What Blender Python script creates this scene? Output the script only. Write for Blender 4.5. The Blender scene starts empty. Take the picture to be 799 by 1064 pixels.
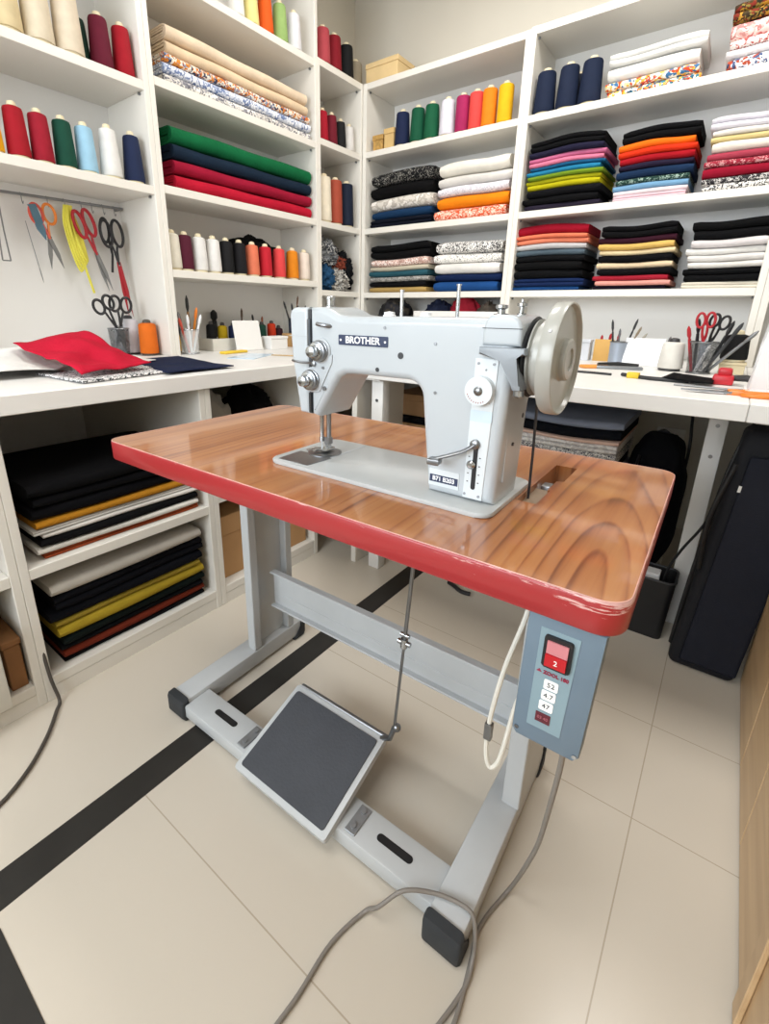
import bpy, bmesh, math, random
from mathutils import Vector, Matrix
PI = math.pi
sc = bpy.context.scene
COL = sc.collection
rnd = random.Random(7)

# ------------------------------------------------------------------ materials
def deep(h):
    v = [int(h.lstrip('#')[i:i+2], 16) / 255 for i in (0, 2, 4)]; mx = max(v); k = .62 if mx < .2 else (.86 if mx < .85 else .93)
    g = sum(v) / 3; v = [min(1, max(0, (g + (c - g) * 1.06) * k)) for c in v]
    return '#%02x%02x%02x' % tuple(int(c * 255 + .5) for c in v)
def lin(h):
    if isinstance(h, str):
        h = h.lstrip('#'); v = [int(h[i:i+2], 16) / 255 for i in (0, 2, 4)]
    else: v = h
    return tuple(c / 12.92 if c <= .04045 else ((c + .055) / 1.055) ** 2.4 for c in v) + (1.0,)
MATS = {}
def base_mat(name):
    m = bpy.data.materials.new(name); m.use_nodes = True
    nt = m.node_tree
    return m, nt, nt.nodes['Principled BSDF']
def nd(nt, t, **kw):
    n = nt.nodes.new(t)
    for k, v in kw.items():
        if k in n.inputs.keys() if hasattr(n.inputs, 'keys') else False: n.inputs[k].default_value = v
        else: setattr(n, k, v)
    return n
def ramp(nt, stops, interp='LINEAR'):
    r = nt.nodes.new('ShaderNodeValToRGB'); cr = r.color_ramp; cr.interpolation = interp
    while len(cr.elements) < len(stops): cr.elements.new(.5)
    for e, (p, c) in zip(cr.elements, stops): e.position = p; e.color = lin(c)
    return r
def mat(color, rough=.5, metal=0, coat=0, var=.06, scale=14, bump=0, bscale=120, sheen=0, spec=.5):
    key = (color, rough, metal, coat, var, scale, bump, bscale, sheen, spec)
    if key in MATS: return MATS[key]
    m, nt, b = base_mat('surface_' + str(color).strip('#'))
    tc = nd(nt, 'ShaderNodeTexCoord')
    n = nd(nt, 'ShaderNodeTexNoise'); n.inputs['Scale'].default_value = scale; n.inputs['Detail'].default_value = 4
    nt.links.new(tc.outputs['Object'], n.inputs['Vector'])
    c = lin(color)
    lo = tuple(x * (1 - var) for x in c[:3]) + (1,); hi = tuple(min(1, x * (1 + var)) for x in c[:3]) + (1,)
    r = nt.nodes.new('ShaderNodeValToRGB'); r.color_ramp.elements[0].color = lo; r.color_ramp.elements[1].color = hi
    r.color_ramp.elements[0].position = .3; r.color_ramp.elements[1].position = .7
    nt.links.new(n.outputs['Fac'], r.inputs[0]); nt.links.new(r.outputs[0], b.inputs['Base Color'])
    b.inputs['Roughness'].default_value = rough; b.inputs['Metallic'].default_value = metal
    b.inputs['Coat Weight'].default_value = coat; b.inputs['Coat Roughness'].default_value = .08
    b.inputs['Sheen Weight'].default_value = sheen; b.inputs['Specular IOR Level'].default_value = spec
    if bump:
        n2 = nd(nt, 'ShaderNodeTexNoise'); n2.inputs['Scale'].default_value = bscale; n2.inputs['Detail'].default_value = 3
        nt.links.new(tc.outputs['Object'], n2.inputs['Vector'])
        bp = nt.nodes.new('ShaderNodeBump'); bp.inputs['Strength'].default_value = bump; bp.inputs['Distance'].default_value = .003
        nt.links.new(n2.outputs['Fac'], bp.inputs['Height']); nt.links.new(bp.outputs[0], b.inputs['Normal'])
    MATS[key] = m
    return m
def fabric(color):
    return mat(deep(color), .92, var=.12, scale=9, bump=.5, bscale=90, spec=.12)
def printed(cols, scale=45, mode='blob'):
    scale = scale * (1.7 if mode == 'blob' else 1)
    key = ('print', tuple(cols), scale, mode)
    if key in MATS: return MATS[key]
    m, nt, b = base_mat('printed_cloth')
    tc = nd(nt, 'ShaderNodeTexCoord'); n = nd(nt, 'ShaderNodeTexNoise'); n.inputs['Scale'].default_value = scale * .4
    mx = nd(nt, 'ShaderNodeMixRGB'); mx.blend_type = 'LINEAR_LIGHT'; mx.inputs[0].default_value = .05
    nt.links.new(tc.outputs['Object'], n.inputs['Vector']); nt.links.new(tc.outputs['Object'], mx.inputs[1]); nt.links.new(n.outputs['Color'], mx.inputs[2])
    if mode == 'blob':
        v = nd(nt, 'ShaderNodeTexVoronoi'); v.inputs['Scale'].default_value = scale
        nt.links.new(mx.outputs[0], v.inputs['Vector'])
        sp = nd(nt, 'ShaderNodeSeparateColor'); nt.links.new(v.outputs['Color'], sp.inputs[0]); out = sp.outputs[0]
    else:
        v = nd(nt, 'ShaderNodeTexNoise'); v.inputs['Scale'].default_value = scale; v.inputs['Detail'].default_value = 1
        nt.links.new(mx.outputs[0], v.inputs['Vector'])
        mr = nd(nt, 'ShaderNodeMapRange'); mr.inputs[1].default_value = .32; mr.inputs[2].default_value = .68
        nt.links.new(v.outputs['Fac'], mr.inputs[0]); out = mr.outputs[0]
    r = ramp(nt, [(i / len(cols), c) for i, c in enumerate(cols)], 'CONSTANT')
    nt.links.new(out, r.inputs[0]); nt.links.new(r.outputs[0], b.inputs['Base Color'])
    b.inputs['Roughness'].default_value = .9; b.inputs['Specular IOR Level'].default_value = .2
    MATS[key] = m
    return m
def thread(color):
    key = ('thread', color)
    if key in MATS: return MATS[key]
    m, nt, b = base_mat('thread_' + color.strip('#'))
    tc = nd(nt, 'ShaderNodeTexCoord')
    w = nd(nt, 'ShaderNodeTexWave'); w.bands_direction = 'Z'; w.inputs['Scale'].default_value = 130; w.inputs['Distortion'].default_value = 1.5
    nt.links.new(tc.outputs['Object'], w.inputs['Vector'])
    n = nd(nt, 'ShaderNodeTexNoise'); n.inputs['Scale'].default_value = 30
    nt.links.new(tc.outputs['Object'], n.inputs['Vector'])
    c = lin(deep(color)); r = nt.nodes.new('ShaderNodeValToRGB')
    r.color_ramp.elements[0].color = tuple(x * .82 for x in c[:3]) + (1,); r.color_ramp.elements[1].color = tuple(min(1, x * 1.08) for x in c[:3]) + (1,)
    nt.links.new(n.outputs['Fac'], r.inputs[0]); nt.links.new(r.outputs[0], b.inputs['Base Color'])
    bp = nt.nodes.new('ShaderNodeBump'); bp.inputs['Strength'].default_value = .35; bp.inputs['Distance'].default_value = .001
    nt.links.new(w.outputs['Fac'], bp.inputs['Height']); nt.links.new(bp.outputs[0], b.inputs['Normal'])
    b.inputs['Roughness'].default_value = .75; b.inputs['Specular IOR Level'].default_value = .25
    MATS[key] = m
    return m

M_WHITE = mat('#e3e1dd', .38, var=.015, scale=3)
M_BOARD = mat('#dfdbd2', .32, var=.015, scale=3)
M_WALL = mat('#d2ccbf', .8, var=.02, scale=2, bump=.05, bscale=60)
M_GREY = mat('#b9bcbd', .38, var=.05, scale=8)           # stand paint
M_MACH = mat('#b1b7bb', .3, coat=.25, var=.02, scale=6)   # machine enamel
M_MACHD = mat('#a9adb0', .38, var=.04, scale=6)
M_CHROME = mat('#aeb1b4', .22, metal=1, var=.05)
M_STEEL = mat('#8b8d90', .34, metal=1, var=.08)
M_BLACK = mat('#141416', .55, var=.1)
M_RUBBER = mat('#2b2e31', .75, var=.1)
M_DARK = mat('#2c2d30', .5, var=.1)
M_CREAMPL = mat('#d9d6cc', .35, var=.02)
M_CARD = mat('#b98f61', .85, var=.06, scale=6, bump=.1)
M_CORE = mat('#dccfae', .7, var=.05)
M_SILVERPL = mat('#e6e7e8', .35, var=.03)

def wood_table():
    m, nt, b = base_mat('lacquered_wood'); L = nt.links.new
    tc = nd(nt, 'ShaderNodeTexCoord'); sp = nd(nt, 'ShaderNodeSeparateXYZ'); L(tc.outputs['Object'], sp.inputs[0])
    def mth(op, a, bb=None):
        n = nd(nt, 'ShaderNodeMath', operation=op)
        for i, x in enumerate((a, bb)):
            if x is None: continue
            if isinstance(x, (int, float)): n.inputs[i].default_value = x
            else: L(x, n.inputs[i])
        return n.outputs[0]
    mp = nd(nt, 'ShaderNodeMapping'); mp.inputs['Scale'].default_value = (5, 1.6, 1); L(tc.outputs['Object'], mp.inputs[0])
    nz = nd(nt, 'ShaderNodeTexNoise'); nz.inputs['Scale'].default_value = 1.0; nz.inputs['Detail'].default_value = 2; L(mp.outputs[0], nz.inputs['Vector'])
    wob = mth('MULTIPLY', mth('SUBTRACT', nz.outputs['Fac'], .5), .045)
    # tree rings around an axis lying under the right end, running front to back
    sk = mth('ADD', sp.outputs[0], mth('MULTIPLY', sp.outputs[1], .06))
    dx = mth('SUBTRACT', sk, 1.012)
    dy = mth('MULTIPLY', mth('ADD', sp.outputs[1], .0), .155)
    rr = mth('ADD', mth('SQRT', mth('ADD', mth('MULTIPLY', dx, dx), mth('MULTIPLY', dy, dy))), wob)
    ph = mth('MULTIPLY', rr, 2 * PI * 27)
    saw = mth('FRACT', mth('MULTIPLY', rr, 52), None)
    s = mth('MULTIPLY', mth('POWER', saw, 3.5), 1.0)
    s = mth('MULTIPLY', s, mth('MINIMUM', 1.0, mth('MULTIPLY', mth('SUBTRACT', 1.0, saw), 7.0)))
    mp2 = nd(nt, 'ShaderNodeMapping'); mp2.inputs['Scale'].default_value = (95, 3.0, 1); mp2.inputs['Rotation'].default_value = (0, 0, -.06); L(tc.outputs['Object'], mp2.inputs[0])
    n2 = nd(nt, 'ShaderNodeTexNoise'); n2.inputs['Scale'].default_value = 1; n2.inputs['Detail'].default_value = 5; L(mp2.outputs[0], n2.inputs['Vector'])
    mp3 = nd(nt, 'ShaderNodeMapping'); mp3.inputs['Scale'].default_value = (24, 1.1, 1); mp3.inputs['Rotation'].default_value = (0, 0, -.06); L(tc.outputs['Object'], mp3.inputs[0])
    n3 = nd(nt, 'ShaderNodeTexNoise'); n3.inputs['Scale'].default_value = 1; n3.inputs['Detail'].default_value = 3; L(mp3.outputs[0], n3.inputs['Vector'])
    mp4 = nd(nt, 'ShaderNodeMapping'); mp4.inputs['Scale'].default_value = (13, 2.0, 1); L(tc.outputs['Object'], mp4.inputs[0])
    n4 = nd(nt, 'ShaderNodeTexNoise'); n4.inputs['Scale'].default_value = 1; n4.inputs['Detail'].default_value = 2; L(mp4.outputs[0], n4.inputs['Vector'])
    msk = nd(nt, 'ShaderNodeMapRange'); msk.inputs[1].default_value = .42; msk.inputs[2].default_value = .62; L(n4.outputs['Fac'], msk.inputs[0])
    near = nd(nt, 'ShaderNodeMapRange'); near.inputs[1].default_value = .06; near.inputs[2].default_value = .2; near.inputs[3].default_value = 1.25; near.inputs[4].default_value = .0; L(rr, near.inputs[0])
    s = mth('MULTIPLY', s, mth('MAXIMUM', msk.outputs[0], near.outputs[0]))
    v = mth('SUBTRACT', mth('ADD', mth('MULTIPLY', n2.outputs['Fac'], .35), mth('MULTIPLY', n3.outputs['Fac'], .72)), mth('MULTIPLY', s, .30))
    r = ramp(nt, [(.16, '#4f240f'), (.33, '#7c4522'), (.48, '#a06437'), (.74, '#b37c4a')])
    L(v, r.inputs[0]); L(r.outputs[0], b.inputs['Base Color'])
    b.inputs['Roughness'].default_value = .3; b.inputs['Coat Weight'].default_value = .7; b.inputs['Coat Roughness'].default_value = .06
    return m
def red_paint():
    m, nt, b = base_mat('worn_red_paint'); L = nt.links.new
    tc = nd(nt, 'ShaderNodeTexCoord'); sp = nd(nt, 'ShaderNodeSeparateXYZ'); L(tc.outputs['Object'], sp.inputs[0])
    mp = nd(nt, 'ShaderNodeMapping'); mp.inputs['Scale'].default_value = (9, 9, 110); L(tc.outputs['Object'], mp.inputs[0])
    n = nd(nt, 'ShaderNodeTexNoise'); n.inputs['Scale'].default_value = 1.6; n.inputs['Detail'].default_value = 6; n.inputs['Roughness'].default_value = .65; L(mp.outputs[0], n.inputs['Vector'])
    zr = nd(nt, 'ShaderNodeMapRange'); zr.inputs[1].default_value = .728; zr.inputs[2].default_value = .762; zr.inputs[3].default_value = -.12; zr.inputs[4].default_value = .12; L(sp.outputs[2], zr.inputs[0])
    ur = nd(nt, 'ShaderNodeMapRange'); ur.inputs[1].default_value = .68; ur.inputs[2].default_value = 1.06; ur.inputs[3].default_value = -.16; ur.inputs[4].default_value = .02; L(sp.outputs[0], ur.inputs[0])
    a = nd(nt, 'ShaderNodeMath', operation='ADD'); L(zr.outputs[0], a.inputs[0]); L(ur.outputs[0], a.inputs[1])
    a2 = nd(nt, 'ShaderNodeMath', operation='ADD'); L(n.outputs['Fac'], a2.inputs[0]); L(a.outputs[0], a2.inputs[1])
    r = ramp(nt, [(0, '#9c2629'), (.575, '#9a2528'), (.60, '#c99a94'), (1, '#d3b3ac')]); L(a2.outputs[0], r.inputs[0])
    L(r.outputs[0], b.inputs['Base Color']); b.inputs['Roughness'].default_value = .38; b.inputs['Coat Weight'].default_value = .3
    return m
def floor_mat():
    m, nt, b = base_mat('pale_floor_tiles'); L = nt.links.new
    g = nd(nt, 'ShaderNodeNewGeometry'); sp = nd(nt, 'ShaderNodeSeparateXYZ'); L(g.outputs['Position'], sp.inputs[0])
    def mth(op, a, bb):
        n = nd(nt, 'ShaderNodeMath', operation=op)
        for i, x in enumerate((a, bb)):
            if isinstance(x, (int, float)): n.inputs[i].default_value = x
            else: L(x, n.inputs[i])
        return n.outputs[0]
    mask = None
    for ax, vals in ((0, (.021, .64)), (1, (.345, .967, 1.277, 1.9, -.28))):
        for v in vals:
            k = mth('LESS_THAN', mth('ABSOLUTE', mth('SUBTRACT', sp.outputs[ax], v), 0), .0013)
            mask = k if mask is None else mth('MAXIMUM', mask, k)
    mask = mth('MULTIPLY', mth('MULTIPLY', mask, mth('GREATER_THAN', sp.outputs[0], -.86)), .75)
    n = nd(nt, 'ShaderNodeTexNoise'); n.inputs['Scale'].default_value = .9; n.inputs['Detail'].default_value = 5; L(g.outputs['Position'], n.inputs['Vector'])
    r = ramp(nt, [(.3, '#c6bdae'), (.7, '#c9c0b2')]); L(n.outputs['Fac'], r.inputs[0])
    mx = nd(nt, 'ShaderNodeMixRGB'); mx.inputs[2].default_value = lin('#a0937f'); L(mask, mx.inputs[0]); L(r.outputs[0], mx.inputs[1])
    L(mx.outputs[0], b.inputs['Base Color'])
    b.inputs['Roughness'].default_value = .27
    return m
def veneer():
    m, nt, b = base_mat('beige_veneer'); L = nt.links.new
    tc = nd(nt, 'ShaderNodeTexCoord'); mp = nd(nt, 'ShaderNodeMapping'); mp.inputs['Scale'].default_value = (8, 1, 14); L(tc.outputs['Object'], mp.inputs[0])
    n = nd(nt, 'ShaderNodeTexNoise'); n.inputs['Scale'].default_value = 2; n.inputs['Detail'].default_value = 5; L(mp.outputs[0], n.inputs['Vector'])
    r = ramp(nt, [(.3, '#bf9d74'), (.7, '#d0b188')]); L(n.outputs['Fac'], r.inputs[0]); L(r.outputs[0], b.inputs['Base Color'])
    b.inputs['Roughness'].default_value = .42
    return m
def glass_mat():
    m, nt, b = base_mat('clear_glass')
    b.inputs['Base Color'].default_value = (.9, .93, .93, 1); b.inputs['Roughness'].default_value = .05
    b.inputs['Alpha'].default_value = .28; b.inputs['Specular IOR Level'].default_value = .8
    return m
def mesh_wire():
    m, nt, b = base_mat('wire_mesh'); L = nt.links.new
    tc = nd(nt, 'ShaderNodeTexCoord')
    w = nd(nt, 'ShaderNodeTexVoronoi'); w.inputs['Scale'].default_value = 260; L(tc.outputs['Object'], w.inputs['Vector'])
    gt = nd(nt, 'ShaderNodeMath', operation='GREATER_THAN'); gt.inputs[1].default_value = .48; L(w.outputs['Distance'], gt.inputs[0])
    b.inputs['Base Color'].default_value = lin('#5b5d60'); b.inputs['Metallic'].default_value = .6; b.inputs['Roughness'].default_value = .4
    mr = nd(nt, 'ShaderNodeMapRange'); mr.inputs[3].default_value = .1; mr.inputs[4].default_value = .42; L(gt.outputs[0], mr.inputs[0]); L(mr.outputs[0], b.inputs['Alpha'])
    return m
M_WOOD = wood_table(); M_RED = red_paint(); M_FLOOR = floor_mat(); M_VENEER = veneer(); M_GLASS = glass_mat(); M_MESH = mesh_wire()

# ------------------------------------------------------------------ mesh helpers
def box(bm, x0, x1, y0, y1, z0, z1, bev=0, seg=2, mtx=None):
    vs = [bm.verts.new((x, y, z)) for x in (x0, x1) for y in (y0, y1) for z in (z0, z1)]
    fs = [(0, 1, 3, 2), (4, 6, 7, 5), (0, 4, 5, 1), (2, 3, 7, 6), (0, 2, 6, 4), (1, 5, 7, 3)]
    faces = [bm.faces.new([vs[i] for i in f]) for f in fs]
    allv = list(vs)
    if bev:
        es = list({e for f in faces for e in f.edges})
        r = bmesh.ops.bevel(bm, geom=es, offset=bev, segments=seg, affect='EDGES', profile=.5)
        allv = list({v for f in r['faces'] for v in f.verts} | {v for v in vs if v.is_valid})
    if mtx is not None: bmesh.ops.transform(bm, matrix=mtx, verts=allv)
    return allv
def frame_from(d):
    d = Vector(d).normalized(); a = Vector((0, 0, 1)) if abs(d.z) < .9 else Vector((1, 0, 0))
    x = a.cross(d).normalized(); return x, d.cross(x)
def cyl(bm, p0, p1, r0, r1=None, seg=20, cap=True):
    r1 = r0 if r1 is None else r1; p0 = Vector(p0); p1 = Vector(p1); x, y = frame_from(p1 - p0)
    A = []; Bv = []
    for i in range(seg):
        t = 2 * PI * i / seg; o = x * math.cos(t) + y * math.sin(t)
        A.append(bm.verts.new(p0 + o * r0)); Bv.append(bm.verts.new(p1 + o * r1))
    for i in range(seg): bm.faces.new((A[i], A[(i + 1) % seg], Bv[(i + 1) % seg], Bv[i]))
    if cap: bm.faces.new(A[::-1]); bm.faces.new(Bv)
def lathe(bm, prof, o=(0, 0, 0), ax=(0, 0, 1), seg=24):
    o = Vector(o); ax = Vector(ax).normalized(); x, y = frame_from(ax); rings = []
    for r, h in prof:
        if r < 1e-6: rings.append([bm.verts.new(o + ax * h)]); continue
        rings.append([bm.verts.new(o + ax * h + (x * math.cos(2 * PI * i / seg) + y * math.sin(2 * PI * i / seg)) * r) for i in range(seg)])
    for a, b in zip(rings, rings[1:]):
        for i in range(seg):
            j = (i + 1) % seg
            if len(a) == 1 and len(b) == 1: break
            if len(a) == 1: bm.faces.new((a[0], b[j], b[i]))
            elif len(b) == 1: bm.faces.new((a[i], a[j], b[0]))
            else: bm.faces.new((a[i], a[j], b[j], b[i]))
    for rg, rev in ((rings[0], True), (rings[-1], False)):
        if len(rg) > 2: bm.faces.new(rg[::-1] if rev else rg)
def smooth_pts(pts, n=6):
    P = [Vector(p) for p in pts]; out = []
    for i in range(len(P) - 1):
        a = P[max(i - 1, 0)]; b = P[i]; c = P[i + 1]; d = P[min(i + 2, len(P) - 1)]
        for k in range(n):
            t = k / n
            out.append(.5 * ((2 * b) + (c - a) * t + (2 * a - 5 * b + 4 * c - d) * t * t + (3 * b - a - 3 * c + d) * t ** 3))
    out.append(P[-1]); return out
def tube(bm, pts, r, seg=10, closed=False, flat=None):
    P = [Vector(p) for p in pts]; n = len(P); rings = []; prev = None
    for i in range(n):
        d = (P[(i + 1) % n] - P[i - 1]) if closed else (P[min(i + 1, n - 1)] - P[max(i - 1, 0)])
        d.normalize()
        if prev is None: x, y = frame_from(d)
        else:
            x = prev - d * prev.dot(d)
            if x.length < 1e-6: x, y = frame_from(d)
            x.normalize(); y = d.cross(x)
        prev = x; rr = r[i] if isinstance(r, (list, tuple)) else r
        rings.append([bm.verts.new(P[i] + (x * math.cos(2 * PI * k / seg) + y * math.sin(2 * PI * k / seg) * (flat or 1)) * rr) for k in range(seg)])
    m = n if closed else n - 1
    for i in range(m):
        a, b = rings[i], rings[(i + 1) % n]
        for k in range(seg): bm.faces.new((a[k], a[(k + 1) % seg], b[(k + 1) % seg], b[k]))
    if not closed: bm.faces.new(rings[0][::-1]); bm.faces.new(rings[-1])
def prism(bm, poly, a0, a1, plane='xz', bev=0, seg=3):
    """extrude a 2-D outline along the third axis"""
    def P(u, w, a):
        return (u, a, w) if plane == 'xz' else ((u, w, a) if plane == 'xy' else (a, u, w))
    A = [bm.verts.new(P(u, w, a0)) for u, w in poly]; B = [bm.verts.new(P(u, w, a1)) for u, w in poly]
    n = len(poly); fa = bm.faces.new(A); fb = bm.faces.new(B[::-1])
    for i in range(n): bm.faces.new((A[i], B[i], B[(i + 1) % n], A[(i + 1) % n]))
    if bev:
        es = list(fa.edges) + list(fb.edges)
        bmesh.ops.bevel(bm, geom=es, offset=bev, segments=seg, affect='EDGES', profile=.5, clamp_overlap=True)
def prism_round(bm, poly, a0, a1, r, seg=5):
    """extrude an outline in u-z along v with rounded front and back rims"""
    P = [Vector((p[0], p[1])) for p in poly]
    P = [p for i, p in enumerate(P) if (p - P[i - 1]).length > 1e-5]; n = len(P)
    ar = sum(P[i - 1].x * P[i].y - P[i].x * P[i - 1].y for i in range(n)); sg = 1 if ar > 0 else -1
    M = []
    for i in range(n):
        e0 = (P[i] - P[i - 1]).normalized(); e1 = (P[(i + 1) % n] - P[i]).normalized()
        n0 = Vector((-e0.y, e0.x)) * sg; n1 = Vector((-e1.y, e1.x)) * sg
        b = n0 + n1; b = b / max(b.length_squared / 2, .5); M.append(b)
    rings = []
    for k in range(seg + 1):
        t = PI / 2 * k / seg; rings.append((r * (1 - math.sin(t)), a0 + r * (1 - math.cos(t))))
    rings += [(d, a1 - (v - a0)) for d, v in rings[::-1]]
    R = [[bm.verts.new((P[i].x + M[i].x * d, v, P[i].y + M[i].y * d)) for i in range(n)] for d, v in rings]
    for p, q in zip(R, R[1:]):
        for i in range(n): bm.faces.new((p[i], p[(i + 1) % n], q[(i + 1) % n], q[i]))
    bm.faces.new(R[0]); bm.faces.new(R[-1][::-1])
def rrect(x0, x1, y0, y1, r, n=6):
    pts = []
    for cx, cy, a in ((x1 - r, y1 - r, 0), (x0 + r, y1 - r, 1), (x0 + r, y0 + r, 2), (x1 - r, y0 + r, 3)):
        for k in range(n + 1):
            t = PI / 2 * (a + k / n); pts.append((cx + r * math.cos(t), cy + r * math.sin(t)))
    return pts
def arc2(cx, cz, r, a0, a1, n=6):
    return [(cx + r * math.cos(math.radians(a0 + (a1 - a0) * k / n)), cz + r * math.sin(math.radians(a0 + (a1 - a0) * k / n))) for k in range(n + 1)]
def link_mesh(name, bm, m, parent=None, org=None, smooth=True, ang=35, wn=False):
    bmesh.ops.recalc_face_normals(bm, faces=bm.faces[:])
    if org is not None: bmesh.ops.translate(bm, verts=bm.verts[:], vec=[-c for c in org])
    me = bpy.data.meshes.new(name); bm.to_mesh(me); bm.free()
    if smooth:
        for p in me.polygons: p.use_smooth = True
        me.set_sharp_from_angle(angle=math.radians(ang))
    me.materials.append(m)
    o = bpy.data.objects.new(name, me); COL.objects.link(o)
    if parent is not None: o.parent = parent
    if wn:
        w = o.modifiers.new('wn', 'WEIGHTED_NORMAL'); w.keep_sharp = True
    return o
def tag(o, label, cat, group=None):
    o['label'] = label; o['category'] = cat
    if group: o['group'] = group
    return o
def thing(name, label, cat, loc=(0, 0, 0), rz=0, group=None):
    o = bpy.data.objects.new(name, None); COL.objects.link(o); o.empty_display_size = .05
    o.location = loc; o.rotation_euler = (0, 0, rz)
    return tag(o, label, cat, group)
def struct(name, bm, m, **k):
    o = link_mesh(name, bm, m, **k); o['kind'] = 'structure'; return o
def new(): return bmesh.new()
def ld(o, s): o['label'] = s; return o
def text_obj(name, s, size, m, parent, mtx, ext=.0004, bold=0):
    c = bpy.data.curves.new('txt', 'FONT'); c.body = s; c.size = size; c.align_x = 'CENTER'; c.align_y = 'CENTER'; c.extrude = ext; c.offset = bold
    t = bpy.data.objects.new('txt', c); COL.objects.link(t); bpy.context.view_layer.update()
    me = bpy.data.meshes.new_from_object(t.evaluated_get(bpy.context.evaluated_depsgraph_get()))
    bpy.data.objects.remove(t); bpy.data.curves.remove(c)
    me.transform(mtx); me.materials.clear(); me.materials.append(m)
    o = bpy.data.objects.new(name, me); COL.objects.link(o); o.parent = parent
    return o

# ------------------------------------------------------------------ camera
H = 1.0448; yaw = .6498; pit = .3077; rol = .0142
fw = Vector((-math.sin(yaw) * math.cos(pit), math.cos(yaw) * math.cos(pit), -math.sin(pit)))
rt = Vector((math.cos(yaw), math.sin(yaw), 0)); up = rt.cross(fw)
R_ = rt * math.cos(rol) + up * math.sin(rol); U_ = -rt * math.sin(rol) + up * math.cos(rol)
cam = bpy.data.cameras.new('camera'); co = bpy.data.objects.new('camera', cam); COL.objects.link(co)
mw = Matrix((R_, U_, -fw)).transposed().to_4x4(); mw.translation = (0, 0, H); co.matrix_world = mw
cam.sensor_fit = 'AUTO'; cam.sensor_width = 36; cam.lens = 494.92 / 1064 * 36
cam.shift_x = (399.5 - 374.43) / 1064; cam.shift_y = (480.42 - 532) / 1064; cam.clip_start = .02
sc.camera = co

# ------------------------------------------------------------------ setting
XW, YW_, XR, YF, ZC = -2.21, 2.79, 1.25, -1.6, 2.85
bm = new(); box(bm, XW - .1, XR + .1, YF - .1, YW_ + .1, -.1, 0); struct('floor', bm, M_FLOOR, smooth=False)
bm = new(); box(bm, XW - .1, XR + .1, YF - .1, YW_ + .1, ZC, ZC + .1); struct('ceiling', bm, mat('#bdb6a9', .85), smooth=False)
bm = new(); box(bm, XW - .1, XW, YF, YW_, 0, ZC); struct('wall_left', bm, M_WALL, smooth=False)
bm = new(); box(bm, XW, XR, YW_, YW_ + .1, 0, ZC); struct('wall_back', bm, M_WALL, smooth=False)
bm = new(); box(bm, XR, XR + .1, YF, YW_, 0, ZC); struct('wall_right', bm, M_WALL, smooth=False)
bm = new(); box(bm, XW, XR, YF - .1, YF, 0, ZC); struct('wall_front', bm, M_WALL, smooth=False)
M_TAPE = mat('#2b2926', .55, var=.12, scale=10, spec=.3)
bm = new(); box(bm, -.932, -.856, .06, 2.3, 0, .0012); struct('trim_1', bm, M_TAPE, smooth=False)
bm = new(); box(bm, -.828, -.2, -.35, .06, 0, .0012); struct('trim_2', bm, M_TAPE, smooth=False)
bm = new(); box(bm, -.932, -.856, -1.2, .0599, 0, .0012); struct('trim_3', bm, M_TAPE, smooth=False)
# wall socket
t = thing('wall_socket', 'small white electrical socket on the wall below the back worktop', 'socket', (-.17, 2.79, .47))
bm = new(); box(bm, -.06, .06, -.012, -.0005, -.04, .04, .004); link_mesh('socket_plate', bm, M_WHITE, t)
bm = new()
for s in (-.025, .025): cyl(bm, (s, -.0125, 0), (s, -.0135, 0), .012)
link_mesh('socket_hole', bm, M_DARK, t)

# ------------------------------------------------------------------ bookcases (local axes: u along the run, front at d=0, depth positive into the wall)
def bookcase(name, label, along, u0, u1, front, levels, z0, z1, depth=.285, top_shelf=False, pt=.024, st=.03, group='white wall bookcases'):
    def bx(bm, a0, a1, d0, d1, zz0, zz1, bev=.0015):
        if along == 'y': box(bm, front - d1, front - d0, a0, a1, zz0, zz1, bev, 1)
        else: box(bm, a0, a1, front + d0, front + d1, zz0, zz1, bev, 1)
    org = ((front - depth / 2, (u0 + u1) / 2, z0) if along == 'y' else ((u0 + u1) / 2, front + depth / 2, z0))
    t = thing(name, label, 'bookcase', org, 0, group)
    for a in ((u0, u0 + pt), (u1 - pt, u1)):
        bm = new(); bx(bm, a[0], a[1], 0, depth, z0, z1); link_mesh('side_panel', bm, M_BOARD, t, org)
    for z in levels:
        bm = new(); bx(bm, u0 + pt, u1 - pt, .001, depth - .006, z - st, z); link_mesh('shelf', bm, M_BOARD, t, org)
        bm = new()
        for e in (u0 + pt + .004, u1 - pt - .004):
            if along == 'y': cyl(bm, (front - .03, e - .004, z - st - .006), (front - .03, e + .004, z - st - .006), .005, seg=10)
            else: cyl(bm, (e - .004, front + .03, z - st - .006), (e + .004, front + .03, z - st - .006), .005, seg=10)
        link_mesh('shelf_pin', bm, M_STEEL, t, org)
    bm = new(); bx(bm, u0 + pt, u1 - pt, depth - .006, depth, z0, z1 - .002, 0); link_mesh('back_panel', bm, M_WHITE, t, org)
    return t
CX = -1.9045; YB = 2.484; ZW = .85
Z1, Z2 = 1.837, 1.495
ZA, ZB, ZCc, ZD = 2.2175, 1.868, 1.509, 1.198
bookcase('bookcase', 'white bookcase on the left wall, nearest the camera, hung with scissors', 'y', .2, 1.184, CX, [Z1, Z2, 2.26], ZW, 2.6, pt=.022)
bookcase('bookcase', 'white bookcase on the left wall with rolled fabric bolts', 'y', 1.1845, 2.112, CX, [ZA, ZB, ZCc, ZD, 2.55], ZW, 2.6, pt=.022)
bookcase('bookcase', 'narrow white corner bookcase with a scrunched cloth bundle', 'y', 2.1125, 2.484, CX, [2.234, 1.895, 1.509, 1.155], ZW, 2.234, pt=.016)
bookcase('bookcase', 'white bookcase on the back wall next to the corner, with rainbow thread cones', 'x', CX, -.9775, YB + .0005, [2.234, 1.905, 1.509, 1.152], ZW, 2.2345)
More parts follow.
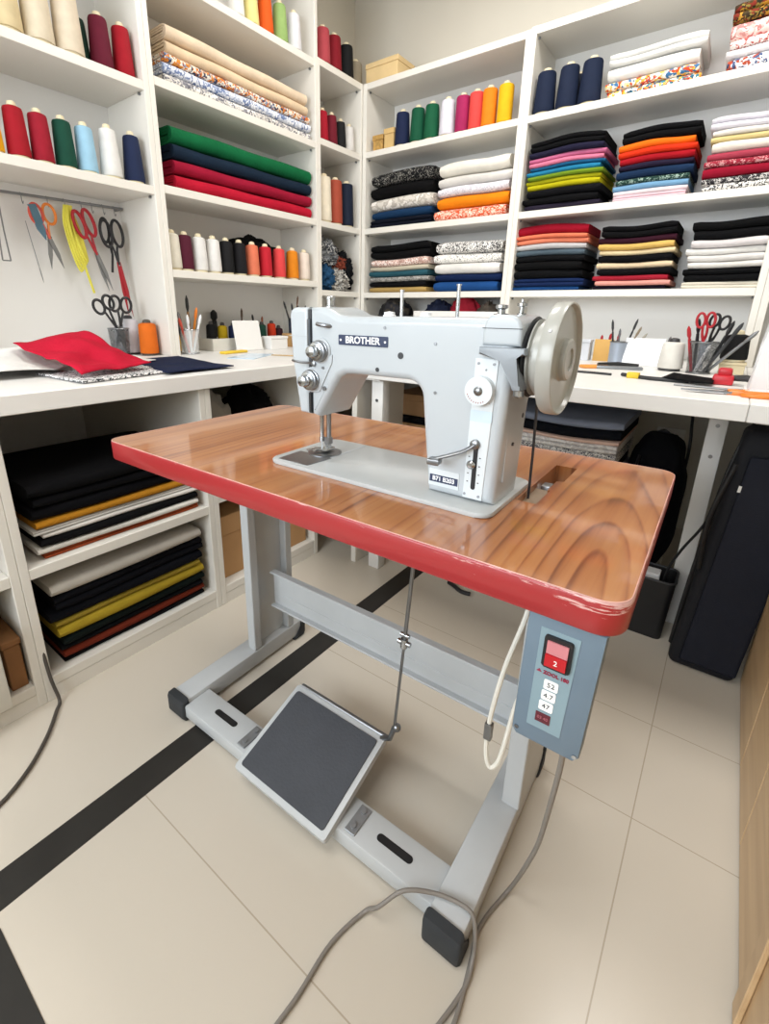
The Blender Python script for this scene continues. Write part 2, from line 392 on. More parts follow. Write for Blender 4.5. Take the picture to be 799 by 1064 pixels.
bookcase('bookcase', 'white bookcase on the back wall with three colourful fabric stacks per shelf', 'x', -.977, .0455, YB + .0005, [2.24, 1.905, 1.509, 1.152], ZW, 2.2405)
bookcase('bookcase', 'white bookcase at the far right edge, mostly outside the photo', 'x', .046, 1.0, YB + .0005, [2.24, 1.905, 1.509, 1.152], ZW, 2.2405)

# ------------------------------------------------------------------ worktops and base units
bm = new(); box(bm, -2.2, -1.30, -.5, 1.428, .803, .85, .002, 1); tag(link_mesh('worktop', bm, M_WHITE), 'white worktop along the left wall, red cloth lying on it', 'worktop', 'white worktops')
bm = new(); box(bm, -2.2, .054, 1.429, 2.78, .806, .85, .002, 1); tag(link_mesh('worktop', bm, M_WHITE), 'white worktop along the back wall behind the sewing machine', 'worktop', 'white worktops')
bm = new(); box(bm, .055, 1.1, 1.429, 2.78, .806, .85, .002, 1); tag(link_mesh('worktop', bm, M_WHITE), 'white worktop section at the right edge, orange scissors lying across its seam', 'worktop', 'white worktops')
CF = -1.317
def base_unit(label, y0, y1, shelves, pt=.021, back=True):
    org = (-1.75, (y0 + y1) / 2, 0); t = thing('base_cabinet', label, 'cabinet', org, 0, 'open white base cabinets under the left worktop')
    for a in ((y0, y0 + pt), (y1 - pt, y1)):
        bm = new(); box(bm, -2.19, CF, a[0], a[1], .0, .802, .0015, 1); link_mesh('side_panel', bm, M_BOARD, t, org)
    for z in shelves:
        bm = new(); box(bm, -2.18, CF - .001, y0 + pt, y1 - pt, z - .03, z, .0015, 1); link_mesh('shelf', bm, M_BOARD, t, org)
    bm = new(); box(bm, CF - .02, CF - .002, y0 + pt, y1 - pt, 0, .0405); link_mesh('plinth', bm, M_BOARD, t, org)
    bm = new(); box(bm, -2.19, -2.18, y0 + pt, y1 - pt, .0405, .8); link_mesh('back_panel', bm, M_WHITE, t, org)
base_unit('open white base cabinet holding two stacks of dark and yellow fabric', .3215, .9035, [.071, .403])
base_unit('open white base cabinet at the left edge with a small brown box', -.4, .321, [.071, .403])
base_unit('open white base cabinet with cardboard storage boxes, behind the table leg', .904, 1.425, [.071, .43])
# desk legs below the back worktop
def desk_leg(x, y, w, label):
    t = thing('desk_leg', label, 'desk leg', (x, y, 0), 0, 'white legs carrying the back worktop')
    bm = new(); box(bm, -w / 2, w / 2, -.025, .025, 0, .802, .003); link_mesh('post', bm, M_WHITE, t)
    bm = new(); box(bm, -w / 2 - .01, w / 2 + .01, -.06, .06, .8005, .8055); link_mesh('top_plate', bm, M_WHITE, t)
    bm = new()
    for z in (.62, .72): cyl(bm, (0, -.0255, z), (0, -.028, z), .006, seg=10)
    link_mesh('bolt', bm, M_STEEL, t)
desk_leg(-1.045, 1.5, .052, 'white steel desk leg seen under the sewing machine arm')
desk_leg(.006, 1.85, .05, 'white steel desk leg beside the black backpack')
desk_leg(1.0, 1.5, .06, 'white steel desk leg under the right worktop, outside the photo')
bm = new(); box(bm, -1.155, -1.13, 1.46, 1.80, 0, .805, .0015, 1); tag(link_mesh('divider_panel', bm, M_BOARD), 'thin white upright panel under the back worktop left of the steel leg', 'panel')

# ------------------------------------------------------------------ contents: thread cones
def cone_mesh(kind):
    """unit thread cone: returns (thread mesh, core mesh); height 1"""
    r0, r1, hh = kind
    bm = new(); lathe(bm, [(r0 * .8, .0085), (r0 * .97, .010), (r0, .014), (r0 * .99, .03), (r1 * 1.03, hh - .016), (r1 * .95, hh - .010), (r1 * .55, hh - .0055), (r1 * .4, hh - .005)])
    a = link_mesh('thread', bm, M_CORE); ma = a.data; bpy.data.objects.remove(a)
    bm = new(); lathe(bm, [(r0 * .72, 0), (r0 * .86, .001), (r0 * .86, .009), (r0 * .6, .012), (r1 * .45, hh - .02), (r1 * .5, hh - .004), (r1 * .42, hh + .006), (r1 * .2, hh + .009), (0, hh + .0075)])
    b = link_mesh('cone_core', bm, M_CORE); mb = b.data; bpy.data.objects.remove(b)
    return ma, mb
CM = {}
def cone(x, y, z, col, label, group, h=.152, r0=.037, r1=.029, core=None):
    k = (r0, r1, h)
    if k not in CM: CM[k] = cone_mesh(k)
    t = thing('thread_cone', label, 'thread cone', (x, y, z), rnd.uniform(0, 6), group)
    for nm, me, m in (('thread', CM[k][0], thread(col)), ('cone_core', CM[k][1], core or M_CORE)):
        o = bpy.data.objects.new(nm, me); COL.objects.link(o); o.parent = t
        o.material_slots[0].link = 'OBJECT'; o.material_slots[0].material = m
    return t
NAVY, GREEN, RED, MAROON, WHT, BLK, CREAM, ORG = '#1d2a4d', '#0f4b3a', '#b01628', '#6d1730', '#eeece8', '#1b1b1e', '#e9d9bd', '#e2641f'
G = 'thread cones on the top left shelf'
xs = CX - .05
for y, col, h, r0, lb in [(.67, '#dcc59a', .235, .045, 'tan tall thread cone at the left edge of the top left shelf'), (.755, '#e3d1a8', .235, .044, 'tall yellowish cream thread cone on the top left shelf'),
    (.845, '#e9dcc4', .24, .044, 'tall pale cream thread cone in the middle of the top left shelf'), (.937, '#eadcc6', .24, .044, 'tall cream thread cone left of the dark green one'),
    (1.047, MAROON, .165, .037, 'maroon thread cone left of the red one on the top left shelf'), (1.126, RED, .165, .036, 'bright red thread cone at the right end of the top left shelf')]:
    cone(xs - (.008 if h < .2 else 0), y, Z1, col, lb, G, h, r0, r0 * .78)
cone(xs - .045, .99, Z1, '#123327', 'dark green thread cone half hidden behind the maroon cone', G, .15, .034, .026)
G = 'thread cones on the shelf above the hanging scissors'
for y, col, lb in [(.655, '#f0b21c', 'yellow thread cone cut by the left edge, above the scissors'), (.73, RED, 'first red thread cone, right of the yellow one'), (.80, '#a81a30', 'second red thread cone, left of the dark green one'),
    (.872, GREEN, 'dark green thread cone beside the light blue one'), (.943, '#a6cfe6', 'light blue thread cone between green and white cones'), (1.027, WHT, 'white thread cone between light blue and navy cones'), (1.115, NAVY, 'navy thread cone at the right end above the scissors')]:
    cone(xs, y, Z2, col, lb, G, .155 if y < 1 else .17, .033 if y < 1 else .037, .027)
G = 'thread cones high above the fabric bolts'
for y, col, lb in [(1.655, '#f2efe6', 'white thread cone leftmost above the fabric bolts'), (1.735, '#eee29a', 'pale yellow thread cone above the fabric bolts'), (1.82, '#e5601e', 'orange thread cone above the fabric bolts'), (1.91, '#a9c97d', 'light green thread cone above the fabric bolts'), (2.0, '#ecebee', 'white thread cone at the right end above the fabric bolts')]:
    cone(xs, y, ZA, col, lb, G, .16, .037, .028)
G = 'thread cones on the shelf below the red bolts'
for y, col, lb in [(1.246, '#eee8d8', 'cream thread cone leftmost below the red fabric bolts'), (1.305, '#5b1930', 'maroon thread cone below the red fabric bolts'), (1.376, '#efede8', 'white thread cone right of the maroon one'), (1.449, '#f0eeea', 'white thread cone left of the black ones'),
    (1.521, BLK, 'first black thread cone, right of the white ones'), (1.597, '#1d1c22', 'second black thread cone, left of the salmon one'), (1.676, '#e57f60', 'salmon thread cone right of the black ones'), (1.76, '#cf2436', 'red thread cone between salmon and coral ones'),
    (1.853, '#e04b4c', 'coral thread cone left of the orange one'), (1.948, '#e38a1e', 'orange thread cone below the red bolts'), (2.035, '#f0e2d4', 'pale cream thread cone rightmost below the red bolts')]:
    cone(xs, y, ZD, col, lb, G, .150, .0345, .0285)
G = 'thread cones on top of the corner bookcase'
for y, col, h, lb in [(2.205, '#c4515a', .165, 'dusty pink thread cone on the corner bookcase top'), (2.295, '#8e1526', .165, 'dark red thread cone on the corner bookcase top'), (2.395, '#1a1b1f', .16, 'black thread cone on the corner bookcase top')]:
    cone(xs, y, 2.234, col, lb, G, h, .041, .034)
cone(xs - .02, 2.50, 2.2345, '#a59a86', 'grey beige thread cone beside the box on the bookcase top', G, .125, .04, .036)
G = 'thread cones in the upper compartment of the corner bookcase'
for y, col, h, lb in [(2.198, '#b81730', .15, 'red thread cone in the corner bookcase'), (2.272, '#7b1a2c', .15, 'maroon thread cone in the corner bookcase'), (2.346, '#26262a', .14, 'charcoal thread cone in the corner bookcase'), (2.42, '#e9e6e2', .135, 'white thread cone rightmost in the corner bookcase')]:
    cone(xs, y, 1.895, col, lb, G, h, .033, .026)
G = 'tall thread cones in the corner bookcase'
for y, col, lb in [(2.205, '#f1e6d0', 'tall cream thread cone in the corner bookcase'), (2.30, '#b4543e', 'tall rust thread cone in the corner bookcase'), (2.40, '#182238', 'tall navy thread cone in the corner bookcase')]:
    cone(xs, y, 1.509, col, lb, G, .235, .044, .037)
bm = new(); lathe(bm, [(.03, 0), (.04, .03), (.043, .1), (.03, .17), (.045, .21), (.035, .235), (0, .238)], (xs - .13, 2.33, 1.509), seg=14)
tag(link_mesh('yarn_skein', bm, fabric('#77706a')), 'grey skein behind the rust thread cone in the corner bookcase', 'skein')
G = 'rainbow row of thread cones on the back bookcase'
ys = YB + .055
for x, col, lb in [(-1.672, '#172549', 'navy thread cone at the left end of the rainbow row'), (-1.575, '#0e5a3d', 'first green thread cone, next to the navy one'), (-1.490, '#12603f', 'second green thread cone, next to the white one'), (-1.398, '#e9e6ef', 'white thread cone in the rainbow row'), (-1.314, '#b52a63', 'magenta thread cone in the rainbow row'),
    (-1.241, '#e34f4a', 'coral thread cone in the rainbow row'), (-1.172, '#f08a1d', 'orange thread cone in the rainbow row'), (-1.092, '#f3bb1e', 'yellow thread cone at the right end of the rainbow row')]:
    cone(x, ys, 1.905, col, lb, G, .172, .042 if x < -1.35 else .036, .034)
G = 'navy thread cones on the upper right shelf'
for x, y, lb in [(-.905, ys, 'navy thread cone leftmost on the upper right shelf'), (-.806, ys, 'navy thread cone in the middle of the upper right shelf trio'), (-.712, ys, 'navy thread cone next to the white and floral cloths')]:
    cone(x, y, 1.905, '#16233f', lb, G, .176, .047, .038)
cone(-.79, ys + .1, 1.905, '#1a2236', 'dark navy thread cone behind the navy trio', G, .17, .042, .036)

# ------------------------------------------------------------------ folded fabrics
def folded(name, along, u, front, z, w, d, t, k, m, ztop, label, group, wave, jit, rz):
    """one folded cloth; local axes: x along the shelf, y into the depth; rounded fold at the front"""
    bm = new(); prof = []
    r = t / (2 * k)
    for j in range(k):
        for q in range(5):
            a = -PI / 2 + PI * q / 4
            prof.append((r - r * math.cos(a) * 1.0 + (.004 if j % 2 else 0), t * (2 * j + 1) / (2 * k) + r * .98 * math.sin(a)))
        if j < k - 1: prof.append((r * 1.7 + .004, t * (j + 1) / k))
    prof += [(d, t), (d, 0)]
    n = 12; rings = []
    for i in range(n + 1):
        s = i / n; x = (s - .5) * w; e = 1.0
        if i in (0, n): e = .80
        ring = []
        for (y, zz) in prof:
            za = (zz - t / 2) * e + t / 2
            zabs = z + za
            yy = y + jit * math.sin(s * 7 + z * 90)
            dz = wave[0] * (zabs - wave[2]) / max(ztop, .05) * math.sin(s * wave[1] + wave[3] + yy * 5)
            ring.append(bm.verts.new((x, yy, za + dz)))
        rings.append(ring)
    for a, b in zip(rings, rings[1:]):
        for i in range(len(prof)): bm.faces.new((a[i], a[(i + 1) % len(prof)], b[(i + 1) % len(prof)], b[i]))
    bm.faces.new(rings[0]); bm.faces.new(rings[-1][::-1])
    o = link_mesh(name, bm, m, ang=50)
    if along == 'x': o.location = (u, front, z); o.rotation_euler = (0, 0, rz)
    elif along == 'y': o.location = (front, u, z); o.rotation_euler = (0, 0, PI / 2 + rz)
    return tag(o, label, 'folded fabric', group)
ORD = ['bottom', 'second from bottom', 'third from bottom', 'fourth from bottom', 'fifth from bottom', 'sixth from bottom', 'seventh from bottom', 'eighth from bottom', 'ninth from bottom', 'tenth from bottom', 'eleventh from bottom', 'twelfth from bottom']
def stack(where, along, u, front, z, w, d, total, items, seed, amp=.006):
    rr = random.Random(seed); S = sum(i[1] for i in items); z00 = z; wave = (amp * .5, rr.uniform(4, 7), z00, rr.uniform(0, 6))
    for i, it in enumerate(items):
        col, th, nm = it[:3]; k = it[3] if len(it) > 3 else 1
        t = th / S * total; m = col if not isinstance(col, str) else fabric(col)
        folded('folded_fabric', along, u + rr.uniform(-.008, .008), front + rr.uniform(-.006, .008) * (1 if along == 'x' else -1), z, w * rr.uniform(.95, 1.0), d, t - .0006, k, m, total,
               nm + ' folded fabric, ' + ('top' if i == len(items) - 1 else ORD[i]) + ' of ' + where, where, wave, .002, rr.uniform(-.02, .02))
        z += t
P_BW = printed(['#e9e6e2', '#2b2a2c', '#d8d4ce', '#3a393b', '#f0eeea'], 70)
P_GREY = printed(['#d4cec4', '#b9b1a6', '#e6e0d8'], 30, 'n')
P_CORAL = printed(['#d9502f', '#f0b8a0', '#e0603a', '#f6d9c8'], 60)
P_PINK = printed(['#e9cfc4', '#c9a396', '#f2e4dc', '#a98478'], 55)
P_BLKSP = printed(['#121214', '#18181a', '#121214', '#9a978f', '#141416', '#151517', '#121214'], 75)
P_FLOR1 = printed(['#e9e2d6', '#d98b2b', '#b8342c', '#3c7d8c', '#f1ece2', '#2c4f6b', '#e7b84a'], 42)
P_FLORB = printed(['#e6e6ea', '#4a5a80', '#cfd3dd', '#a5482f', '#f0efec', '#303b58'], 45)
P_PINKF = printed(['#e5b3ac', '#f1ddd6', '#cf7f7c', '#efd9d2', '#c98f8a'], 40)
P_WRED = printed(['#f1ece8', '#c55550', '#f3efeb', '#e9dfd9'], 60)
P_DKF = printed(['#4a3a22', '#b98a34', '#2b2a1e', '#7f2f22', '#8a7a3c', '#3a2e20'], 45)
P_CRIM = printed(['#8e1f33', '#a12b3d', '#d9a9a9', '#8e1f33'], 70)
P_WDOT = printed(['#efece6', '#efece6', '#efece6', '#7d7a76', '#efece6'], 80)
P_DGRN = printed(['#1f3a34', '#223f38', '#9ab0a4', '#1f3a34'], 70)
fr = YB + .02
w1 = 'left stack, middle shelf of the corner-side back bookcase'
stack('speckled black topped pile by corner', 'x', -1.652, fr, 1.509, .42, .25, .285, [('#141a2c', .05, 'navy', 2), ('#1c3a5c', .05, 'dark blue', 1), (P_GREY, .07, 'greige', 1), ('#101012', .07, 'black', 1), (P_BLKSP, .07, 'black speckled', 1)], 1, .012)
stack('pile with orange cloth by corner', 'x', -1.218, fr, 1.509, .40, .25, .275, [(P_CORAL, .055, 'coral print', 1), ('#ee8a1e', .06, 'orange', 1), (printed(['#d8d4da', '#c3bfc8', '#e4e1e4'], 60), .045, 'pale grey print', 1), ('#dcd8d2', .05, 'light grey', 1), ('#f0ebdf', .065, 'cream', 1)], 2, .008)
stack('low tan based pile by corner', 'x', -1.652, fr, 1.152, .41, .25, .27, [('#c0a064', .035, 'tan', 1), ('#17171a', .035, 'black', 1), (printed(['#8c8a86', '#6a6864', '#b2afa9'], 60), .03, 'grey print', 1), ('#2f5a66', .035, 'teal', 1), ('#d6ceb8', .03, 'beige', 1), (P_PINK, .045, 'pink print', 1), ('#111113', .09, 'black', 2)], 3, .012)
stack('low speckle topped pile by corner', 'x', -1.218, fr, 1.152, .39, .25, .252, [('#23508c', .055, 'blue', 1), ('#14264c', .04, 'navy', 1), ('#eae7e2', .055, 'white', 1), (P_WDOT, .05, 'white dotted', 1), (P_BW, .06, 'black and white print', 1)], 4, .006)
stack('pink and yellow pile', 'x', -.772, fr, 1.509, .335, .25, .298, [('#2a2434', .035, 'dark purple', 1), ('#141417', .035, 'black', 1), ('#151519', .04, 'black', 1), ('#c7bd1e', .03, 'lemon yellow', 1), ('#bcb823', .022, 'yellow', 1), ('#7d9a2c', .02, 'olive green', 1), ('#2d86ae', .028, 'sky blue', 1), ('#1f5f88', .018, 'mid blue', 1), ('#dc7f9c', .024, 'pink', 1), ('#d878a0', .024, 'rose', 1), ('#26233a', .03, 'dark violet', 1), ('#121215', .055, 'black', 2)], 5, .012)
stack('orange and red pile', 'x', -.412, fr, 1.509, .28, .25, .27, [('#e9ccd4', .03, 'pale pink', 2), ('#eee2e4', .022, 'off white', 1), ('#86b4d8', .03, 'light blue', 1), (P_DGRN, .024, 'dark green print', 1), ('#1d3352', .04, 'navy', 1), ('#2a2238', .026, 'dark violet', 1), ('#b01c28', .035, 'red', 1), ('#dc3a1e', .03, 'vermilion', 1), ('#ee7420', .035, 'orange', 1), ('#141416', .06, 'black', 2)], 6, .01)
stack('white and crimson pile', 'x', -.098, fr, 1.509, .265, .25, .255, [(P_BW, .03, 'black and white print', 1), (printed(['#39363a', '#d5d1cd', '#2a282b'], 70), .025, 'charcoal print', 1), ('#a01a34', .04, 'crimson', 1), (P_CRIM, .025, 'crimson print', 1), ('#b84a5c', .03, 'dusty rose', 1), ('#efe6da', .04, 'cream', 1), ('#e2cf94', .022, 'straw', 1), ('#efe9e0', .022, 'ivory', 1), ('#e6e2ea', .05, 'lilac white', 2)], 7, .008)
stack('crimson topped pile', 'x', -.79, fr, 1.152, .335, .25, .295, [('#24508a', .022, 'blue', 1), ('#1a2c54', .04, 'navy', 2), ('#131316', .045, 'black', 1), ('#121214', .04, 'black', 1), ('#151518', .032, 'black', 1), ('#5c6b76', .03, 'slate', 1), ('#d6d4d4', .028, 'light grey', 1), ('#e88a6c', .024, 'salmon', 1), ('#e57e60', .02, 'peach', 1), ('#a5182e', .05, 'crimson', 1)], 8, .012)
stack('black and cream pile', 'x', -.425, fr, 1.152, .30, .25, .265, [('#251c30', .02, 'dark purple', 1), ('#e9a598', .024, 'pink', 1), ('#b02a3c', .026, 'crimson', 1), ('#141418', .032, 'black', 1), ('#e7cfae', .03, 'cream', 1), ('#121216', .035, 'black', 1), ('#ead6ac', .024, 'pale straw', 1), ('#dcb66a', .03, 'mustard', 1), ('#3a1826', .03, 'dark maroon', 1), ('#121215', .055, 'black', 2)], 9, .01)
stack('black and white pile at right', 'x', -.098, fr, 1.152, .265, .25, .255, [('#e9e2d2', .03, 'cream', 2), ('#131316', .03, 'black', 1), ('#151518', .03, 'black', 1), ('#ece8e2', .028, 'white', 1), ('#e6e2de', .03, 'white', 1), ('#eceae6', .03, 'white', 1), ('#e4dede', .035, 'white', 1), ('#141417', .04, 'black', 1), ('#121214', .04, 'black', 1)], 10, .008)
stack('pile beside the navy cones', 'x', -.475, fr + .01, 1.905, .335, .25, .165, [(P_FLOR1, .035, 'colourful floral', 1), (printed(['#f1ece2', '#cc4a2c', '#e9b24a', '#3f6f9c', '#efe6d8', '#d8cfa0'], 40), .035, 'bright floral', 1), ('#f0eee9', .055, 'white', 1), ('#eeece8', .05, 'white', 2)], 11, .006)
stack('floral pile at upper right', 'x', -.11, fr + .01, 1.905, .25, .25, .225, [(P_FLORB, .055, 'blue floral', 1), ('#efecec', .03, 'white', 1), (P_WRED, .03, 'white and red print', 1), (P_PINKF, .06, 'pink floral', 1), (P_DKF, .065, 'dark gold floral', 2)], 12, .008)
# stacks in the open base cabinet (front faces +x)
stack('upper pile in base cabinet', 'y', .622, CF - .02, .403, .485, .36, .215, [('#a5502f', .024, 'rust', 2), ('#dcd8d0', .026, 'off white', 1), ('#131316', .036, 'black', 1), ('#dedad4', .02, 'white', 1), ('#d6d2cc', .02, 'white', 2), ('#c5882a', .032, 'ochre', 1), ('#111116', .055, 'black', 1), ('#0f0f13', .04, 'black', 1), ('#101014', .06, 'black', 1)], 13, .004)
stack('lower pile in base cabinet', 'y', .618, CF - .02, .071, .48, .38, .255, [('#141416', .018, 'black', 1), ('#7a3222', .03, 'brick red', 1), ('#121418', .024, 'black', 1), ('#16221f', .03, 'dark green', 1), ('#b99f34', .045, 'mustard yellow', 1), ('#a8913a', .022, 'olive yellow', 1), ('#12131c', .04, 'black', 1), ('#101018', .055, 'black', 2), ('#d3cdc2', .045, 'cream', 1)], 14, .004)

# fabric bolts: flattened rolls whose spiral shows at the near end
def bolt(y0, y1, x, z, depth, t, col, label, group, turns=3):
    b = t / 2; a = max(depth / 2 - b, .004); pitch = b / (turns + .35)
    def pt(th, off):
        r = max(b - off, .0006); ph = th % (2 * PI)
        c, s = math.cos(ph), math.sin(ph)
        return ((a if c >= 0 else -a) * (min(1, abs(c) * 12)) + r * c, r * s)
    N = 26; outer = []; inner = []
    for i in range(turns * N + 1):
        th = -PI / 2 + 2 * PI * i / N; off = pitch * i / N
        outer.append(pt(th, off)); inner.append(pt(th, off + pitch * .80))
    # outside skin, straight length with a slightly recessed spiral at each end
    bm = new()
    L = y1 - y0; ring = []
    sk = outer[:N]
    nseg = 10; rows = []
    for j in range(nseg + 1):
        yy = -L / 2 + L * j / nseg; wz = .002 * math.sin(j * 1.3 + z * 40)
        rows.append([bm.verts.new((p[0], yy, p[1] + b + wz)) for p in sk])
    for r0, r1 in zip(rows, rows[1:]):
        for i in range(N): bm.faces.new((r0[i], r0[(i + 1) % N], r1[(i + 1) % N], r1[i]))
    for yy in (-L / 2, L / 2):
        sgn = -1 if yy < 0 else 1
        A = []; B = []; A2 = []; B2 = []
        wz = .002 * math.sin((0 if yy < 0 else nseg) * 1.3 + z * 40)
        for p, q in zip(outer, inner):
            A.append(bm.verts.new((p[0] * .998, yy, p[1] + b + wz))); B.append(bm.verts.new((q[0], yy, q[1] + b + wz)))
            A2.append(bm.verts.new((p[0] * .998, yy - sgn * .03, p[1] + b + wz))); B2.append(bm.verts.new((q[0], yy - sgn * .03, q[1] + b + wz)))
        for i in range(len(outer) - 1):
            bm.faces.new((A[i], A[i + 1], B[i + 1], B[i])); bm.faces.new((A[i], A2[i], A2[i + 1], A[i + 1])); bm.faces.new((B[i], B[i + 1], B2[i + 1], B2[i]))
    bmesh.ops.scale(bm, verts=bm.verts[:], vec=(1, 1, .985), space=Matrix.Identity(4))
    m = col if not isinstance(col, str) else fabric(col)
    tt = thing('fabric_bolt', label, 'fabric bolt', (x, (y0 + y1) / 2, z), rnd.uniform(-.008, .008), group)
    link_mesh('rolled_cloth', bm, m, tt, ang=60)
    bm = new(); box(bm, -a * .9, a * .9, -L / 2 + .012, L / 2 - .012, b - .003, b + .003); link_mesh('bolt_board', bm, M_CARD, tt)
xb = CX - .015
zz = ZB
G = 'rolled fabric bolts on the upper left shelf'
for t_, dp, col, lb, dy in [(.036, .25, printed(['#dcd8d2', '#8d8c92', '#eceae4', '#6d6c74', '#cfcac2'], 50), 'grey and white print fabric bolt, lowest of its shelf', 0), (.036, .25, printed(['#d3d8e4', '#6e7fa6', '#eef0f4', '#a9b4cb'], 48), 'blue and white print fabric bolt', .0),
        (.032, .24, printed(['#e9dcc8', '#d9893a', '#39415c', '#f1e8da', '#c76a2c', '#8a97b0'], 48), 'orange floral fabric bolt below the beige rolls', -.005), (.046, .22, '#e2cbac', 'beige fabric bolt below the topmost one', -.02), (.052, .2, '#e8d3b8', 'cream beige fabric bolt, topmost of its shelf', -.02)]:
    bolt(1.265 - dy, 2.072 + dy, xb - dp / 2, zz, dp, t_, col, lb, G, 3 if t_ > .05 else 2); zz += t_
zz = ZCc
G = 'rolled fabric bolts on the shelf of red and green'
for t_, dp, col, lb in [(.058, .25, '#c21f38', 'bright red fabric bolt at the bottom under the crimson one'), (.052, .25, '#a11c38', 'crimson fabric bolt between navy and bright red'), (.055, .245, '#1b2a3c', 'dark navy fabric bolt under the green one'), (.068, .22, '#15693f', 'green fabric bolt, topmost above the navy one')]:
    bolt(1.272, 2.072, xb - dp / 2, zz, dp, t_, col, lb, G, 3); zz += t_

# crumpled bundles
def lump(name, c, s, m, label, cat, seed, sub=4, amp=.35, group=None, freq=3.2, floor_z=None):
    from mathutils import noise as nz
    bm = new(); bmesh.ops.create_icosphere(bm, subdivisions=sub, radius=1)
    for v in bm.verts:
        p = v.co.normalized(); q = p * freq + Vector((seed * 7.1, seed * 3.3, 0))
        f = 1 + amp * (1 - 2 * abs(nz.noise(q))) * .5 + amp * .45 * nz.noise(q * 2.7)
        v.co = Vector((p.x * s[0] * f, p.y * s[1] * f, max(p.z * s[2] * f, -s[2] * .92)))
    mn = min(v.co.z for v in bm.verts)
    for v in bm.verts: v.co.z -= mn
    o = link_mesh(name, bm, m, ang=75); o.location = c
    return tag(o, label, cat, group)
P_BUN = printed(['#4c4e52', '#8e8c88', '#2a2c30', '#b9b5ae', '#33506a', '#6a3d34', '#1c1d20', '#8f9aa4'], 16)
G = 'scraps bundled in the corner bookcase'
lump('cloth_bundle', (CX - .13, 2.375, 1.155), (.11, .075, .115), fabric('#1c1d22'), 'black crumpled cloth at the right of the corner bookcase', 'cloth bundle', 3, 5, .55, G, 3)
lump('cloth_bundle', (CX - .095, 2.205, 1.155), (.085, .062, .075), fabric('#2b4f70'), 'blue crumpled cloth at the lower left of the corner bookcase', 'cloth bundle', 5, 5, .55, G, 3)
lump('cloth_bundle', (CX - .075, 2.315, 1.155), (.07, .08, .062), printed(['#b5b2ac', '#85837f', '#cbc7bf', '#6d6b68'], 30, 'n'), 'pale grey crumpled cloth at the front of the corner bookcase', 'cloth bundle', 6, 5, .6, G, 3.4)
lump('cloth_bundle', (CX - .12, 2.235, 1.285), (.09, .085, .075), printed(['#7e8082', '#4c4e52', '#a4a3a0', '#2f3136'], 30, 'n'), 'grey crumpled cloth on top of the blue one in the corner', 'cloth bundle', 8, 5, .6, G, 3.2)
lump('cloth_bundle', (CX - .06, 2.345, 1.265), (.04, .05, .04), fabric('#8a4636'), 'rust crumpled cloth beside the grey one in the corner', 'cloth bundle', 11, 5, .6, G, 3.2)
lump('cloth_bundle', (CX - .2, 1.80, ZD), (.075, .16, .1), fabric('#151517'), 'black crumpled cloth behind the thread cones below the red bolts', 'cloth bundle', 9)
lump('cloth_bundle', (CX - .45, .99, .43), (.22, .04, .11), fabric('#161618'), 'black crumpled cloth in the left of the box cabinet', 'cloth bundle', 10)
lump('cloth_bundle', (CX + .32, 1.07, .43), (.12, .09, .16), fabric('#b8b2a8'), 'beige crumpled cloth under the left worktop behind the table', 'cloth bundle', 11)
lump('cloth_bundle', (CX + .32, 1.29, .43), (.13, .09, .16), fabric('#17171a'), 'black crumpled cloth under the left worktop behind the sewing head', 'cloth bundle', 12)

# ------------------------------------------------------------------ boxes
def carton(name, label, x0, x1, y0, y1, z, h, m=None, lid=.3, cat='box', group=None, rz=0):
    cx, cy = (x0 + x1) / 2, (y0 + y1) / 2; w, d = (x1 - x0) / 2, (y1 - y0) / 2; m = m or M_CARD
    t = thing(name, label, cat, (cx, cy, z), rz, group)
    lh = h * lid
    bm = new(); box(bm, -w + .003, w - .003, -d + .003, d - .003, 0, h - lh, .002, 1); link_mesh('box_body', bm, m, t)
    bm = new(); box(bm, -w, w, -d, d, h - lh, h, .002, 1); link_mesh('lid', bm, m, t)
    return t
G = 'cardboard boxes in the base cabinet'
carton('storage_box', 'large brown cardboard box left of the grey table leg', -1.75, -1.36, .945, 1.115, .071, .25, group=G)
carton('storage_box', 'brown cardboard box right of the grey table leg', -1.75, -1.345, 1.13, 1.385, .071, .20, group=G)
carton('small_box', 'small brown box in the base cabinet at the left edge', -1.62, -1.335, .253, .297, .071, .15, mat('#8a5f38', .8, var=.08), .12)
t = thing('storage_bin', 'white panel-fronted storage bin at the lower left edge', 'storage bin', (-1.435, .04, .071), 0)
bm = new(); box(bm, -.14, .155, -.2, .2, 0, .205, .006); link_mesh('bin_body', bm, M_CREAMPL, t)
bm = new(); box(bm, -.15, .16, -.205, .205, .2055, .22, .005); link_mesh('lid', bm, M_CREAMPL, t)
lump('cloth_bundle', (-1.5, .1, .403), (.13, .15, .08), fabric('#a5794d'), 'tan crumpled cloth on the shelf at the left edge', 'cloth bundle', 14)
G = 'cardboard boxes stacked under the back worktop'
carton('storage_box', 'cardboard box at the bottom of the pile seen under the machine arm', -1.29, -.98, 1.88, 2.2, 0, .3, mat('#a57a4c', .85), group=G)
carton('storage_box', 'cardboard box in the middle of the pile seen under the machine arm', -1.275, -.97, 1.87, 2.2, .301, .245, M_CARD, .4, group=G)
carton('storage_box', 'light cardboard box on top of the pile seen under the machine arm', -1.262, -1.0, 1.91, 2.2, .576, .10, mat('#a67f57', .85), group=G)
bm = new(); box(bm, -1.27, -.98, 1.88, 2.2, .547, .575, .006); tag(link_mesh('folded_fabric', bm, fabric('#17181d')), 'dark cloth squeezed between two cardboard boxes under the machine arm', 'folded fabric')
carton('craft_box', 'light wooden box on top of the back bookcase by the corner', -1.915, -1.70, YB + .03, YB + .2, 2.236, .1, mat('#d9bd8a', .6), .25)
